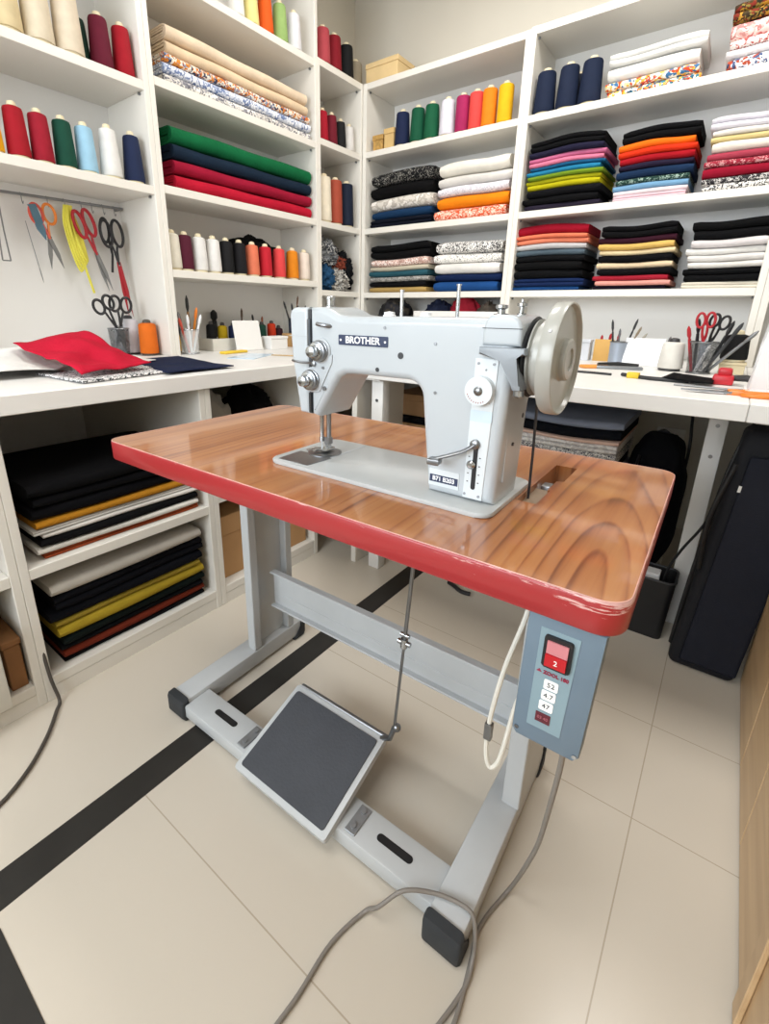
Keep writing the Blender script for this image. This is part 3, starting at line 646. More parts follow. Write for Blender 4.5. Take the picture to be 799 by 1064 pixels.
carton('craft_box', 'small wooden patterned box left of the rainbow cones', -1.862, -1.79, YB + .035, YB + .1, 1.905, .085, mat('#b08a4a', .6, var=.3, scale=60), .3)
carton('craft_box', 'small tan box with lid next to the navy thread cone', -1.785, -1.715, YB + .035, YB + .11, 1.905, .105, mat('#cfae74', .6), .25)

# ------------------------------------------------------------------ scissors and small tools
def ring_tube(bm, c, rx, rz_, r, ax=Matrix.Identity(3), n=22):
    tube(bm, [Vector(c) + ax @ Vector((rx * math.cos(2 * PI * i / n), 0, rz_ * math.sin(2 * PI * i / n))) for i in range(n)], r, 8, True)
def scissors(label, loc, mtx, L, hl, mats, group=None, open_=.10, rx=.02, rz_=.035, r=.005, blade=None):
    """scissors in the local XZ plane, tips towards -Z, pivot at the origin; mats = the two handle colours"""
    t = thing('scissors', label, 'scissors', loc, 0, group); t.rotation_euler = mtx.to_euler()
    for s, m in ((-1, mats[0]), (1, mats[1])):
        A = Matrix.Rotation(s * open_, 4, 'Y'); y = s * .0016
        bm = new(); prism(bm, [(-.007, .012), (.008, .012), (.008 - .002 * s, -L * .5), (-.001 * s, -L), (-.007 - .002 * s, -L * .5)], y - .0012, y + .0012); bmesh.ops.transform(bm, matrix=A, verts=bm.verts[:])
        link_mesh('blade', bm, blade or M_STEEL, t)
        bm = new()
        B = Matrix.Rotation(-s * open_ * 1.0, 4, 'Y')
        tube(bm, smooth_pts([(0, y, .002), (s * .006, y, hl * .3), (s * (rx * .55), y, hl - 2 * rz_ + .004)], 4), [.0075] * 4 + [.0065] * 4 + [.005], 8, flat=.6)
        ring_tube(bm, (s * (rx + .002), y, hl - rz_), rx, rz_, r)
        link_mesh('handle', bm, m, t)
    bm = new(); cyl(bm, (0, -.0045, 0), (0, .0045, 0), .0045, seg=12); link_mesh('pivot_screw', bm, M_STEEL, t)
    return t
def rod_tool(name, label, cat, p0, p1, r, m, tipm=None, group=None):
    p0 = Vector(p0); p1 = Vector(p1); t = thing(name, label, cat, p0, 0, group); d = p1 - p0
    bm = new(); tube(bm, [(0, 0, 0), d * .5, d * .72], [r * .8, r, r * .9], 8); link_mesh('handle', bm, m, t)
    bm = new(); tube(bm, [d * .72, d * .8, d * .93, d], [r * .6, r * 1.2, r * 1.1, r * .3], 8); link_mesh('tip', bm, tipm or m, t)
    return t
M_PRED = mat('#a81c28', .4); M_PORG = mat('#e07e2c', .4); M_PCOR = mat('#cf4f3c', .4); M_PBLK = mat('#1c1c1f', .4); M_PBLU = mat('#4f6f80', .4); M_PYEL = mat('#d8cf4a', .6)
# hanging rail
t = thing('hanging_rail', 'thin steel rail with hooks above the hanging scissors', 'rail', (-2.15, .9, 1.43))
bm = new(); cyl(bm, (0, -.66, -.012), (0, .255, .008), .005, seg=10); link_mesh('bar', bm, M_STEEL, t)
for yy in (-.645, .24):
    bm = new(); cyl(bm, (0, yy, yy * .022), (-.035, yy, yy * .022), .006, seg=10); link_mesh('bracket', bm, M_STEEL, t)
HOOKS = [.70, .78, .865, .925, .985, 1.025, 1.07, 1.115]
for hy in HOOKS:
    zz = 1.43 + (hy - .9) * .022
    bm = new(); tube(bm, smooth_pts([(-.006, hy - .9, zz - 1.43 - .0), (.0, hy - .9, zz - 1.43 + .008), (.007, hy - .9, zz - 1.43), (.008, hy - .9, zz - 1.43 - .02), (.014, hy - .9, zz - 1.43 - .03), (.02, hy - .9, zz - 1.43 - .022)], 4), .0014, 6); link_mesh('hook', bm, M_STEEL, t)
RY = Matrix.Rotation(PI / 2, 4, 'Z')
def hang(label, y, z, tilt, L, hl, mats, **k): return scissors(label, (-2.125, y, z), RY @ Matrix.Rotation(tilt, 4, 'Y'), L, hl, mats, 'scissors hanging on the rail', **k)
hang('scissors with grey blades, one coral and one orange handle ring', .845, 1.285, -.12, .105, .12, (M_PCOR, M_PORG), open_=.2, rx=.021, rz_=.034, blade=M_STEEL)
bm = new(); prism(bm, [(-.014, .1), (.012, .1), (.016, .02), (.005, -.02), (-.012, .02)], -.004, .004); 
o = link_mesh('scissors_sheath', bm, M_PBLU); o.location = (-2.122, .822, 1.30); o.rotation_euler = (RY @ Matrix.Rotation(-.2, 4, 'Y')).to_euler(); tag(o, 'blue grey plastic clip hanging on the coral and orange scissors', 'clip')
hang('red handled scissors hanging beside the yellow cord', 1.012, 1.245, -.28, .14, .165, (M_PRED, M_PRED), open_=.045, rx=.018, rz_=.048, r=.0065)
hang('black handled scissors hanging rightmost on the rail', 1.098, 1.215, -.12, .21, .17, (M_PBLK, M_PBLK), open_=.035, rx=.022, rz_=.05, r=.006, blade=M_PRED)
bm = new(); ring_tube(bm, (0, 0, 0), .017, .045, .0055, RY.to_3x3()); tube(bm, [(0, .012, -.03), (0, .02, -.09), (0, .01, -.16)], .005, 8)
o = link_mesh('rotary_cutter', bm, M_PBLK); o.location = (-2.138, 1.062, 1.345); tag(o, 'black loop handled cutter hanging between red and black scissors', 'cutter')
bm = new()
for k in range(5):
    tube(bm, smooth_pts([(0, -.012 + .006 * k, .045), (.006 * (k % 3), -.022 + .006 * k, -.02), (.003 * k, -.008 + .008 * k, -.12), (.006, .012 + .007 * k, -.19 + .01 * k), (.003, .03 + .003 * k, -.13), (.0, .012 + .005 * k, -.05), (0, .006, .045)], 5), .0048, 6)
tube(bm, smooth_pts([(.004, .02, -.12), (.006, .035, -.2), (.006, .05, -.27)], 5), .005, 6)
o = link_mesh('cord_hank', bm, M_PYEL); o.location = (-2.132, .93, 1.37); tag(o, 'yellow cord hank hanging on the rail', 'cord')
bm = new(); tube(bm, [(0, .0, .07), (0, .0, .0), (0, -.004, -.1)], .0025, 6); tube(bm, [(.004, .016, .07), (.004, .016, 0), (.004, .02, -.1)], .0025, 6); tube(bm, [(0, -.004, -.1), (.004, .02, -.1)], .0025, 6); ring_tube(bm, (0, .008, .075), .01, .012, .002, RY.to_3x3())
o = link_mesh('wire_tongs', bm, M_STEEL); o.location = (-2.132, .685, 1.30); tag(o, 'steel wire tongs hanging at the left end of the rail', 'tongs')
rod_tool('needle_tool', 'long thin steel needle hanging below the coral handle ring', 'needle', (-2.13, .775, 1.34), (-2.128, .80, 1.13), .0015, M_STEEL)

def cup(name, label, loc, r0, r1, h, m, cat='cup', group=None):
    t = thing(name, label, cat, loc, 0, group); bm = new()
    lathe(bm, [(0, 0), (r0, 0), (r1, h), (r1 - .002, h), (r0 - .002, .004), (0, .004)], seg=28); link_mesh('cup_wall', bm, m, t)
    bm = new(); tube(bm, [(r1 * math.cos(2 * PI * i / 28), r1 * math.sin(2 * PI * i / 28), h) for i in range(28)], .0022, 8, True); link_mesh('rim', bm, M_STEEL if m is not M_GLASS else M_CHROME, t)
    bm = new(); tube(bm, [(r0 * math.cos(2 * PI * i / 28), r0 * math.sin(2 * PI * i / 28), .003) for i in range(28)], .002, 8, True); link_mesh('base_ring', bm, M_STEEL if m is not M_GLASS else M_CHROME, t)
    return t
# left worktop
cx, cy = -2.05, 1.02
cup('mesh_cup', 'wire mesh cup holding black scissors below the hanging scissors', (cx, cy, ZW), .034, .04, .112, M_MESH)
G = 'scissors standing in the mesh cup on the left worktop'
scissors('black scissors standing at the right in the left mesh cup', (cx, cy + .012, ZW + .118), RY @ Matrix.Rotation(.12, 4, 'Y'), .105, .12, (M_PBLK, M_PBLK), G, open_=.2, rx=.022, rz_=.03, r=.0055)
scissors('black scissors leaning left in the left mesh cup', (cx + .016, cy - .012, ZW + .112), RY @ Matrix.Rotation(-.42, 4, 'Y'), .085, .13, (M_PBLK, M_PBLK), G, open_=.16, rx=.02, rz_=.028, r=.0055)
cone(-2.10, 1.092, ZW, '#eceaf0', 'white thread cone beside the mesh cup of black scissors', 'thread cones on the left worktop', .155, .04, .036, mat('#3a3a3c', .6))
cone(-2.0, 1.119, ZW, '#e0701e', 'orange thread cone standing on the left worktop', 'thread cones on the left worktop', .14, .038, .034, mat('#4a4238', .6))
def sheet(name, label, corners, m, th=.002, amp=.004, seed=0, n=28, bulge=0, cat='cloth', group=None, fr_=5.0, edge=0):
    from mathutils import noise as nz
    P = [Vector(c) for c in corners]; bm = new(); g = []
    for i in range(n + 1):
        row = []
        for j in range(n + 1):
            u, v = i / n, j / n
            p = P[0] * (1 - u) * (1 - v) + P[1] * u * (1 - v) + P[2] * u * v + P[3] * (1 - u) * v
            q = Vector((p.x * fr_ + seed, p.y * fr_, seed))
            e = min(u, 1 - u, v, 1 - v)
            p = p + Vector((edge * nz.noise(q * 2), edge * nz.noise(q * 2 + Vector((5, 5, 5))), amp * (nz.noise(q) + .5 * nz.noise(q * 2.1) + .9) + bulge * math.sin(PI * u) * math.sin(PI * v)))
            row.append(bm.verts.new(p))
        g.append(row)
    for i in range(n):
        for j in range(n): bm.faces.new((g[i][j], g[i + 1][j], g[i + 1][j + 1], g[i][j + 1]))
    o = link_mesh(name, bm, m, ang=80)
    sd = o.modifiers.new('thick', 'SOLIDIFY'); sd.thickness = th; sd.offset = 1
    return tag(o, label, cat, group)
sheet('cloth', 'white cloth heaped on the left worktop behind the red cloth', [(-2.15, .35, .851), (-1.56, .36, .851), (-1.56, .58, .851), (-2.1, .93, .851)], fabric('#eceae6'), .002, .016, 2, bulge=.05)
sheet('cloth', 'black and white patterned cloth under the red cloth', [(-1.62, .545, .8515), (-1.345, .555, .8515), (-1.395, .84, .8515), (-1.62, .86, .8515)], printed(['#eceae8', '#1f2126', '#e6e4e2', '#2c2e34'], 75), .006, .0015, 4)
sheet('cloth', 'navy cloth lying flat on the left worktop', [(-1.80, .90, .8515), (-1.345, .80, .8515), (-1.36, 1.06, .8515), (-1.80, 1.13, .8515)], fabric('#1c2440'), .004, .005, 6, edge=.01)
sheet('cloth', 'crumpled red cloth on the left worktop', [(-1.75, .54, .925), (-1.395, .575, .857), (-1.46, .82, .857), (-1.75, .755, .945)], fabric('#c8203a'), .003, .02, 9, edge=.014, fr_=8)
sheet('cloth', 'small white cloth corner behind the red cloth', [(-1.90, .80, .8515), (-1.70, .78, .8515), (-1.68, .96, .8515), (-1.88, .98, .8515)], fabric('#eceae6'), .002, .012, 21)
# jar and clutter below the red bolts
jx, jy = -1.95, 1.285
cup('glass_jar', 'clear glass jar full of tools at the left end of the desk shelf', (jx, jy, ZW), .038, .04, .105, M_GLASS, 'jar')
G = 'tools standing in the glass jar'
for k, (dx, dy, tx, ty_, h, m, tm, lb) in enumerate([(-.01, -.02, -.02, -.055, .2, M_PBLK, M_PBLK, 'black brush leaning left in the glass jar'), (.01, -.012, .01, -.05, .155, M_PCOR, M_PCOR, 'coral handled tool leaning left in the glass jar'), (0, .006, -.01, .01, .25, mat('#7a5a38', .6), M_BLACK, 'tall wooden brush in the glass jar'),
    (-.012, .014, 0, .05, .2, mat('#e08a2a', .5), M_PORG, 'orange spatula leaning right in the glass jar'), (.016, .004, .02, .055, .17, M_SILVERPL, M_SILVERPL, 'white plastic tool leaning right in the glass jar'), (.018, -.006, .02, -.015, .17, M_SILVERPL, M_SILVERPL, 'white plastic tool leaning left in the glass jar'), (-.02, 0, -.04, -.02, .18, M_STEEL, M_STEEL, 'steel tool at the back of the glass jar')]):
    rod_tool('craft_tool', lb, 'tool', (jx + dx, jy + dy, ZW + .006), (jx + tx, jy + ty_, ZW + h), .006, m, tm, G)
cup('pen_cup', 'yellow cup behind the glass jar of tools', (-2.06, 1.275, ZW), .032, .034, .1, mat('#d2a53a', .5))
t = thing('organiser_tray', 'white organiser tray holding a row of small spools', 'tray', (-2.05, 1.68, ZW))
for a in ((-.07, .07, -.25, .25, 0, .004), (.064, .07, -.25, .25, .004, .058), (-.07, -.064, -.25, .25, .004, .058), (-.064, .064, -.25, -.244, .004, .058), (-.064, .064, .244, .25, .004, .058)):
    bm = new(); box(bm, *a, .001, 1); link_mesh('tray_wall', bm, M_CREAMPL, t)
G = 'small spools in the white organiser tray'
for y, col, h, lb in [(1.468, '#19191c', .125, 'black spool leftmost in the organiser tray'), (1.535, '#cfae1e', .118, 'yellow spool in the organiser tray'), (1.60, '#1c2950', .118, 'dark blue spool in the organiser tray'), (1.665, '#5a5c60', .12, 'grey spool in the middle of the organiser tray'), (1.73, '#2b2b2e', .12, 'charcoal spool in the organiser tray'), (1.79, '#1b4a3a', .12, 'dark green spool in the organiser tray'), (1.86, '#d8401f', .125, 'orange red spool in the organiser tray'), (1.912, '#3a1822', .1, 'dark maroon spool rightmost in the organiser tray')]:
    cone(-2.04, y, ZW + .0045, col, lb, G, h, .026, .022, mat('#3a3634', .6))
rod_tool('black_bottle', 'slim black bottle behind the yellow spool', 'bottle', (-2.15, 1.57, ZW), (-2.15, 1.57, ZW + .19), .015, M_BLACK)
t = thing('card_holder', 'blank white card leaning against the organiser tray', 'card', (-1.915, 1.60, ZW), -.12)
bm = new(); box(bm, -.003, .003, -.075, .075, 0, .145, .001, 1, Matrix.Rotation(-.22, 4, 'Y')); link_mesh('card', bm, M_WHITE, t)
bm = new(); box(bm, -.02, .02, -.07, .07, 0, .012, .003); link_mesh('foot', bm, M_WHITE, t)
carton('white_box', 'low white box right of the leaning white card', -1.94, -1.87, 1.70, 1.82, ZW, .065, M_WHITE, .2)
carton('craft_box', 'small tan box under the dark blue pencil cup', -2.04, -1.90, 1.915, 2.03, ZW, .07, mat('#c9a06a', .7), .3)
cup('pencil_cup', 'dark blue pencil cup on the small tan box', (-1.97, 1.97, ZW + .0705), .033, .036, .08, mat('#1d2b40', .5))
G = 'pencils and brushes in the dark blue cup'
for k, (dx, dy, tx, ty_, h, m, lb) in enumerate([(0, -.014, -.01, -.07, .17, M_PBLK, 'black brush leaning far left in the dark blue cup'), (.01, -.006, .01, -.03, .16, M_PBLK, 'black pencil leaning left in the dark blue cup'), (.008, .006, .01, .02, .15, M_DARK, 'short dark pencil upright in the dark blue cup'), (-.012, .012, -.02, .05, .2, mat('#6a4a34', .6), 'brown brush leaning right in the dark blue cup'), (.01, .018, .015, .075, .15, M_PBLK, 'black pencil leaning far right in the dark blue cup')]):
    rod_tool('pencil', lb, 'pencil', (-1.97 + dx, 1.97 + dy, ZW + .076), (-1.97 + tx, 1.97 + ty_, ZW + .07 + h), .0045, m, None, G)
G = 'brushes standing behind the spool row'
for y, h, ty_, m, lb in [(1.70, .2, 1.71, mat('#5a4636', .6), 'thin brown brush standing behind the white card'), (1.80, .17, 1.78, M_PBLK, 'black brush standing behind the dark green spool'), (1.835, .16, 1.85, mat('#8a4a2a', .6), 'rust brush standing behind the orange red spool')]:
    rod_tool('brush', lb, 'brush', (-2.095, y, ZW + .0045), (-2.1, ty_, ZW + h), .005, m, None, G)
bm = new(); box(bm, -.02, .02, -.075, .075, 0, .012, .005); o = link_mesh('marker', bm, mat('#e6c23a', .5)); o.location = (-1.84, 1.44, ZW); o.rotation_euler = (0, 0, .15); tag(o, 'yellow marker lying in front of the organiser tray', 'marker')
bm = new(); box(bm, -.06, .06, -.12, .12, 0, .003, .001, 1); o = link_mesh('clear_ruler', bm, mat('#b9cfe0', .2)); o.location = (-1.66, 1.39, ZW); o.rotation_euler = (0, 0, .5); tag(o, 'pale blue ruler lying on the left worktop', 'ruler')
rod_tool('chopstick', 'thin tan stick lying near the pale blue ruler', 'stick', (-1.62, 1.47, ZW + .004), (-1.44, 1.55, ZW + .004), .003, mat('#b99a6a', .6))

# back worktop, seen over the machine arm
lump('cloth_bundle', (-1.69, 2.56, ZW), (.1, .1, .135), printed(['#1a1a1c', '#26262a', '#3a352f'], 22, 'n'), 'black crumpled cloth behind the sewing machine arm', 'cloth bundle', 15)
t = thing('open_bin', 'white open bin with dark and red cloth behind the machine', 'bin', (-1.26, 2.58, ZW))
for a in ((-.26, .26, -.09, .09, 0, .005), (-.26, .26, -.09, -.084, .005, .2), (-.26, .26, .084, .09, .005, .2), (-.26, -.254, -.084, .084, .005, .2), (.254, .26, -.084, .084, .005, .2)):
    bm = new(); box(bm, *a, .001, 1); link_mesh('bin_wall', bm, M_WHITE, t)
lump('cloth_bundle', (-1.40, 2.58, ZW + .0055), (.1, .07, .125), fabric('#262c44'), 'dark blue cloth heaped in the white bin', 'cloth bundle', 16)
lump('cloth_bundle', (-1.24, 2.58, ZW + .0055), (.09, .07, .135), fabric('#a5293a'), 'red cloth heaped in the white bin', 'cloth bundle', 17)
lump('cloth_bundle', (-1.10, 2.58, ZW + .0055), (.07, .07, .12), fabric('#6a6058'), 'grey brown cloth heaped in the white bin', 'cloth bundle', 18)
# right half of the back worktop
carton('file_box', 'pale grey box behind the handwheel beside the tan folder', -.56, -.5, 2.30, 2.36, ZW, .09, mat('#c9ccd2', .5), .15)
t = thing('folder', 'tan cardboard folder standing beside the handwheel', 'folder', (-.452, 2.33, ZW))
bm = new(); box(bm, -.038, .038, -.004, .004, 0, .092, .002); link_mesh('cover', bm, mat('#d3a55c', .7), t)
bm = new(); box(bm, -.036, .036, .0045, .03, 0, .088, .002); link_mesh('pages', bm, M_CREAMPL, t)
G = 'red capped pens behind the tan folder'
for k, x in enumerate((-.475, -.45, -.425)):
    rod_tool('pen', ['red capped pen leftmost behind the tan folder', 'red capped pen in the middle behind the tan folder', 'red capped pen rightmost behind the tan folder'][k], 'pen', (x, 2.378, ZW), (x + .01 * k, 2.38, ZW + .108 + .008 * k), .005, M_DARK, M_PRED, G)
px_, py_ = -.378, 2.245
cup('pencil_cup', 'blue grey pencil cup between tan folder and white board', (px_, py_, ZW), .033, .035, .088, mat('#9fa9b8', .4, metal=.3))
G = 'pencils in the blue grey cup'
for dx, dy, tx, ty_, h, m, lb in [(-.014, 0, -.04, 0, .175, M_DARK, 'dark pencil leaning left in the blue grey cup'), (-.004, .01, -.01, .02, .14, mat('#6a6a6e', .5), 'short grey pencil in the blue grey cup'), (.008, .004, .05, .01, .18, M_DARK, 'long dark brush leaning right in the blue grey cup'), (.014, -.008, .07, -.01, .15, mat('#8a7a64', .6), 'brown pencil leaning right in the blue grey cup'), (.018, .008, .09, .02, .125, mat('#a9a394', .6), 'pale pencil leaning far right in the blue grey cup')]:
    rod_tool('pencil', lb, 'pencil', (px_ + dx, py_ + dy, ZW + .006), (px_ + tx, py_ + ty_, ZW + h), .004, m, None, G)
t = thing('white_board', 'blank white board leaning beside the white thread cone', 'board', (-.285, 2.22, ZW))
bm = new(); box(bm, -.07, .07, -.004, .004, 0, .108, .002, 1, Matrix.Rotation(-.16, 4, 'X')); link_mesh('board_sheet', bm, M_SILVERPL, t)
bm = new(); box(bm, -.05, .05, .012, .05, 0, .05, .002); link_mesh('rear_support', bm, M_WHITE, t)
rod_tool('steel_rule', 'grey steel rule leaning against the white board edge', 'ruler', (-.213, 2.13, ZW), (-.195, 2.15, ZW + .12), .004, M_STEEL)
cone(-.177, 2.113, ZW, '#efece4', 'white thread cone between white board and mesh cup', 'thread cones on the back worktop', .108, .04, .034, mat('#3c3c3e', .5))
cx, cy = -.087, 2.085
cup('mesh_cup', 'wire mesh cup full of scissors on the right worktop', (cx, cy, ZW), .036, .043, .108, M_MESH)
G = 'scissors and tools in the right mesh cup'
scissors('red handled scissors standing in the right mesh cup', (cx - .003, cy - .008, ZW + .105), Matrix.Rotation(-.08, 4, 'Y'), .095, .1, (M_PRED, M_PRED), G, open_=.03, rx=.012, rz_=.024, r=.0042)
scissors('black handled scissors standing in the right mesh cup', (cx + .013, cy + .01, ZW + .1), Matrix.Rotation(.22, 4, 'Y'), .09, .1, (M_PBLK, M_PBLK), G, open_=.05, rx=.013, rz_=.022, r=.0042)
for dx, dy, tx, ty_, h, m, lb in [(-.02, -.005, -.055, -.01, .16, M_PRED, 'red pen leaning left in the right mesh cup'), (-.014, .012, -.03, .02, .185, M_PBLK, 'black pen leaning left in the right mesh cup'), (.02, .004, .07, .0, .18, M_PBLK, 'black pen leaning right in the right mesh cup'), (.015, -.012, .095, -.02, .175, M_DARK, 'dark pen leaning further right in the right mesh cup'), (.024, .008, .14, .01, .15, M_STEEL, 'steel tool leaning far right in the right mesh cup'), (-.01, -.02, .02, -.022, .1, M_SILVERPL, 'white pen inside the right mesh cup')]:
    rod_tool('craft_tool', lb, 'tool', (cx + dx, cy + dy, ZW + .006), (cx + tx, cy + ty_, ZW + h), .0055, m, m, G)
carton('small_box', 'cream small box under the black thread cone', -.035, .045, 2.13, 2.21, ZW, .04, mat('#d6c7a4', .7), .2)
cone(.003, 2.17, ZW + .0405, '#17171a', 'black thread cone on the cream box beside the mesh cup', 'thread cones on the back worktop', .1, .04, .034)
cone(.115, 2.22, ZW, '#1b1b1e', 'black thread cone at the right edge behind the bookcase post', 'thread cones on the back worktop', .12, .04, .034, mat('#b7b2a0', .5))
# loose things lying on the back worktop
t = scissors('orange handled scissors lying across the right worktop', (.005, 1.565, ZW + .006), Matrix.Rotation(1.50, 4, 'Z') @ Matrix.Rotation(PI / 2, 4, 'X'), .1, .1, (M_PORG, M_PORG), None, open_=.05, rx=.017, rz_=.034, r=.0055)
t.rotation_euler = (Matrix.Rotation(PI / 2 + .12, 4, 'Z') @ Matrix.Rotation(PI / 2, 4, 'X') @ Matrix.Rotation(PI, 4, 'Y')).to_euler()
t.rotation_euler = (PI / 2, 0, -PI / 2 + .1 + PI)
bm = new(); tube(bm, smooth_pts([(-.28, 1.80, ZW + .006), (-.2, 1.75, ZW + .006), (-.13, 1.74, ZW + .007), (-.09, 1.745, ZW + .007)], 5), .006, 8)
tag(link_mesh('marker', bm, M_DARK), 'slim dark marker lying on the right worktop', 'marker')
bm = new(); box(bm, -.26, -.225, 1.755, 1.785, ZW, ZW + .018, .003); tag(link_mesh('tape_measure', bm, mat('#e0c02c', .5)), 'small yellow block lying on the right worktop', 'block')
sheet('cloth_scrap', 'black cloth scrap lying beside the red clamp', [(-.16, 1.74, ZW + .001), (-.03, 1.70, ZW + .001), (-.03, 1.80, ZW + .001), (-.14, 1.84, ZW + .001)], fabric('#141416'), .004, .01, 12, 14, .008)
t = thing('spring_clamp', 'red and black clamp lying on the right worktop', 'clamp', (-.005, 1.80, ZW))
bm = new(); box(bm, -.03, .022, -.03, .03, 0, .028, .006); box(bm, -.02, .015, -.02, .02, .026, .048, .006); link_mesh('clamp_body', bm, mat('#c01f2c', .4), t)
for s in (-1, 1):
    bm = new(); tube(bm, [(.015, s * .012, .02), (.05, s * .02, .022), (.1, s * .03 - .01, .014)], [.007, .008, .005], 8); link_mesh('grip', bm, M_PBLK, t)
rod_tool('steel_rule', 'thin grey blade lying in front of the black cloth scrap', 'blade', (-.12, 1.66, ZW + .003), (.06, 1.66, ZW + .003), .003, M_STEEL)
t = thing('scissors_cluster_cutter', 'steel and black snips lying near the blue grey pencil cup', 'snips', (-.33, 2.02, ZW), .3)
bm = new(); box(bm, -.08, .08, -.014, .014, 0, .012, .004); link_mesh('snip_blade', bm, mat('#8f9398', .35, metal=.6), t)
bm = new(); tube(bm, [(-.07, .02, .012), (0, .035, .016), (.07, .028, .012)], .008, 8); link_mesh('grip', bm, M_PBLK, t)
t.name = 'thread_snips'
bm = new(); box(bm, -.05, .05, -.02, .02, 0, .012, .004); o = link_mesh('marker', bm, mat('#e59a4a', .5)); o.location = (-.41, 2.0, ZW); o.rotation_euler = (0, 0, .7); tag(o, 'pale orange block lying left of the snips', 'block')
bm = new(); tube(bm, smooth_pts([(-.52, 1.83, ZW + .004), (-.45, 1.80, ZW + .004), (-.38, 1.80, ZW + .004), (-.31, 1.79, ZW + .004)], 5), .004, 8); ring_tube(bm, (-.535, 1.835, ZW + .004), .012, .0, .003)
tag(link_mesh('seam_ripper', bm, M_DARK), 'thin dark seam ripper lying near the handwheel', 'seam ripper')
# white machine housing at the right edge
t = thing('white_machine', 'white rounded machine housing at the right edge of the worktop', 'sewing machine', (.13, 1.66, ZW))
bm = new(); prism(bm, [(-.085, .0), (.2, .0), (.2, .3), (-.02, .3)] + arc2(-.03, .26, .04, 90, 165, 5) + [(-.062, .13), (-.078, .05)], -.06, .06, 'xz', .012, 3); link_mesh('housing', bm, M_SILVERPL, t, wn=True)
bm = new(); box(bm, -.09, .21, -.07, .07, -.0, .012, .004); link_mesh('base', bm, M_WHITE, t)
bm = new(); box(bm, .02, .12, -.064, -.0605, .12, .22, .002); link_mesh('panel', bm, M_CREAMPL, t)

# ------------------------------------------------------------------ under the back worktop
carton('storage_chest', 'grey storage trunk carrying dark fabric under the back worktop', -.70, -.24, 1.72, 2.12, 0, .50, mat('#5d6068', .6), .2, 'trunk')
G = 'fabric pile on the trunk under the back worktop'
wv = (.006, 6, .5, 1)
P_STR = printed(['#d9d7d4', '#3d3f48', '#c7c4c0', '#e8e6e2', '#6a6c74'], 85)
for z, t_, m, w, lb, k in [(.501, .05, fabric('#17181f'), .42, 'black folded cloth lowest on the trunk', 1), (.552, .04, P_STR, .44, 'black and white striped cloth on the trunk', 2), (.593, .03, printed(['#d3cfcb', '#c3bfbd', '#dedbd8'], 40), .44, 'pale grey cloth above the striped cloth on the trunk', 2), (.624, .012, fabric('#d9b8a8'), .445, 'thin pale pink edged cloth on the trunk', 1), (.637, .036, fabric('#14161f'), .45, 'thick navy black cloth on the trunk', 1), (.674, .03, fabric('#8a92a2'), .46, 'blue grey cloth on top of the trunk pile', 1)]:
    folded('folded_fabric', 'x', -.465, 1.73, z, w, .36, t_, k, m, .2, lb, G, wv, .003, 0)
t = thing('backpack', 'black rounded backpack slumped on boxes under the back worktop', 'bag', (-.14, 1.95, .13))
from mathutils import noise as _nz
bm = new(); bmesh.ops.create_icosphere(bm, subdivisions=4, radius=1)
for v in bm.verts:
    p = v.co.copy(); q = p * 2.4
    sx = .095 * (1 + .15 * _nz.noise(q)); v.co = Vector((math.copysign(abs(p.x) ** .7, p.x) * sx, math.copysign(abs(p.y) ** .7, p.y) * .11 * (1 + .15 * _nz.noise(q * 1.7)), .26 + math.copysign(abs(p.z) ** .7, p.z) * .26 * (1 + .05 * _nz.noise(q))))
link_mesh('bag_body', bm, fabric('#121318'), t, ang=80)
bm = new(); tube(bm, smooth_pts([(-.05, -.09, .45), (-.06, -.125, .3), (-.05, -.115, .1)], 5), .012, 8, flat=.4); link_mesh('strap', bm, M_BLACK, t)
bm = new(); tube(bm, smooth_pts([(-.03, 0, .505), (0, 0, .528), (.03, 0, .505)], 5), .006, 8); link_mesh('carry_loop', bm, M_BLACK, t)
carton('storage_box', 'cream box under the black backpack beside the desk leg', -.235, -.065, 1.84, 2.08, 0, .1295, mat('#d9d3c4', .7), .2)
# bin with cables in front
t = thing('waste_bin', 'black open bin standing on the floor beside the navy case', 'bin', (-.075, 1.745, 0))
bm = new(); a = rrect(-.066, .066, -.055, .055, .02); b_ = rrect(-.074, .074, -.062, .062, .022); c_ = rrect(-.070, .070, -.058, .058, .02)
def loft(bm, loops):
    R = [[bm.verts.new((x, y, z)) for x, y in l] for l, z in loops]; n = len(R[0])
    for p, q in zip(R, R[1:]):
        for i in range(n): bm.faces.new((p[i], p[(i + 1) % n], q[(i + 1) % n], q[i]))
    bm.faces.new(R[0][::-1]); bm.faces.new(R[-1])
loft(bm, [(a, 0), (b_, .215), (c_, .215), (rrect(-.062, .062, -.051, .051, .018), .01)]); link_mesh('bin_wall', bm, M_BLACK, t)
bm = new(); tube(bm, [(x, y, .216) for x, y in rrect(-.073, .073, -.061, .061, .022)], .004, 8, True); link_mesh('rim', bm, M_DARK, t)
carton('power_adapter', 'white plug adapter lying in the black bin', -.115, -.05, 1.72, 1.77, .02, .2, M_SILVERPL, .3, 'adapter')
bm = new(); tube(bm, smooth_pts([(-.04, 1.74, .05), (-.035, 1.74, .22), (-.01, 1.735, .32), (.03, 1.73, .42), (.07, 1.735, .56), (.09, 1.75, .8)], 6), .004, 8); tag(link_mesh('power_cable', bm, M_BLACK), 'black cable rising from the black bin past the desk leg', 'cable')
bm = new(); tube(bm, smooth_pts([(-.075, 2.1, .802), (-.07, 2.05, .7), (-.058, 2.0, .6), (-.06, 2.07, .45), (-.06, 2.1, .2)], 6), .005, 8); tag(link_mesh('power_cable', bm, M_BLACK), 'thin black cable hanging from the back worktop beside the desk leg', 'cable')
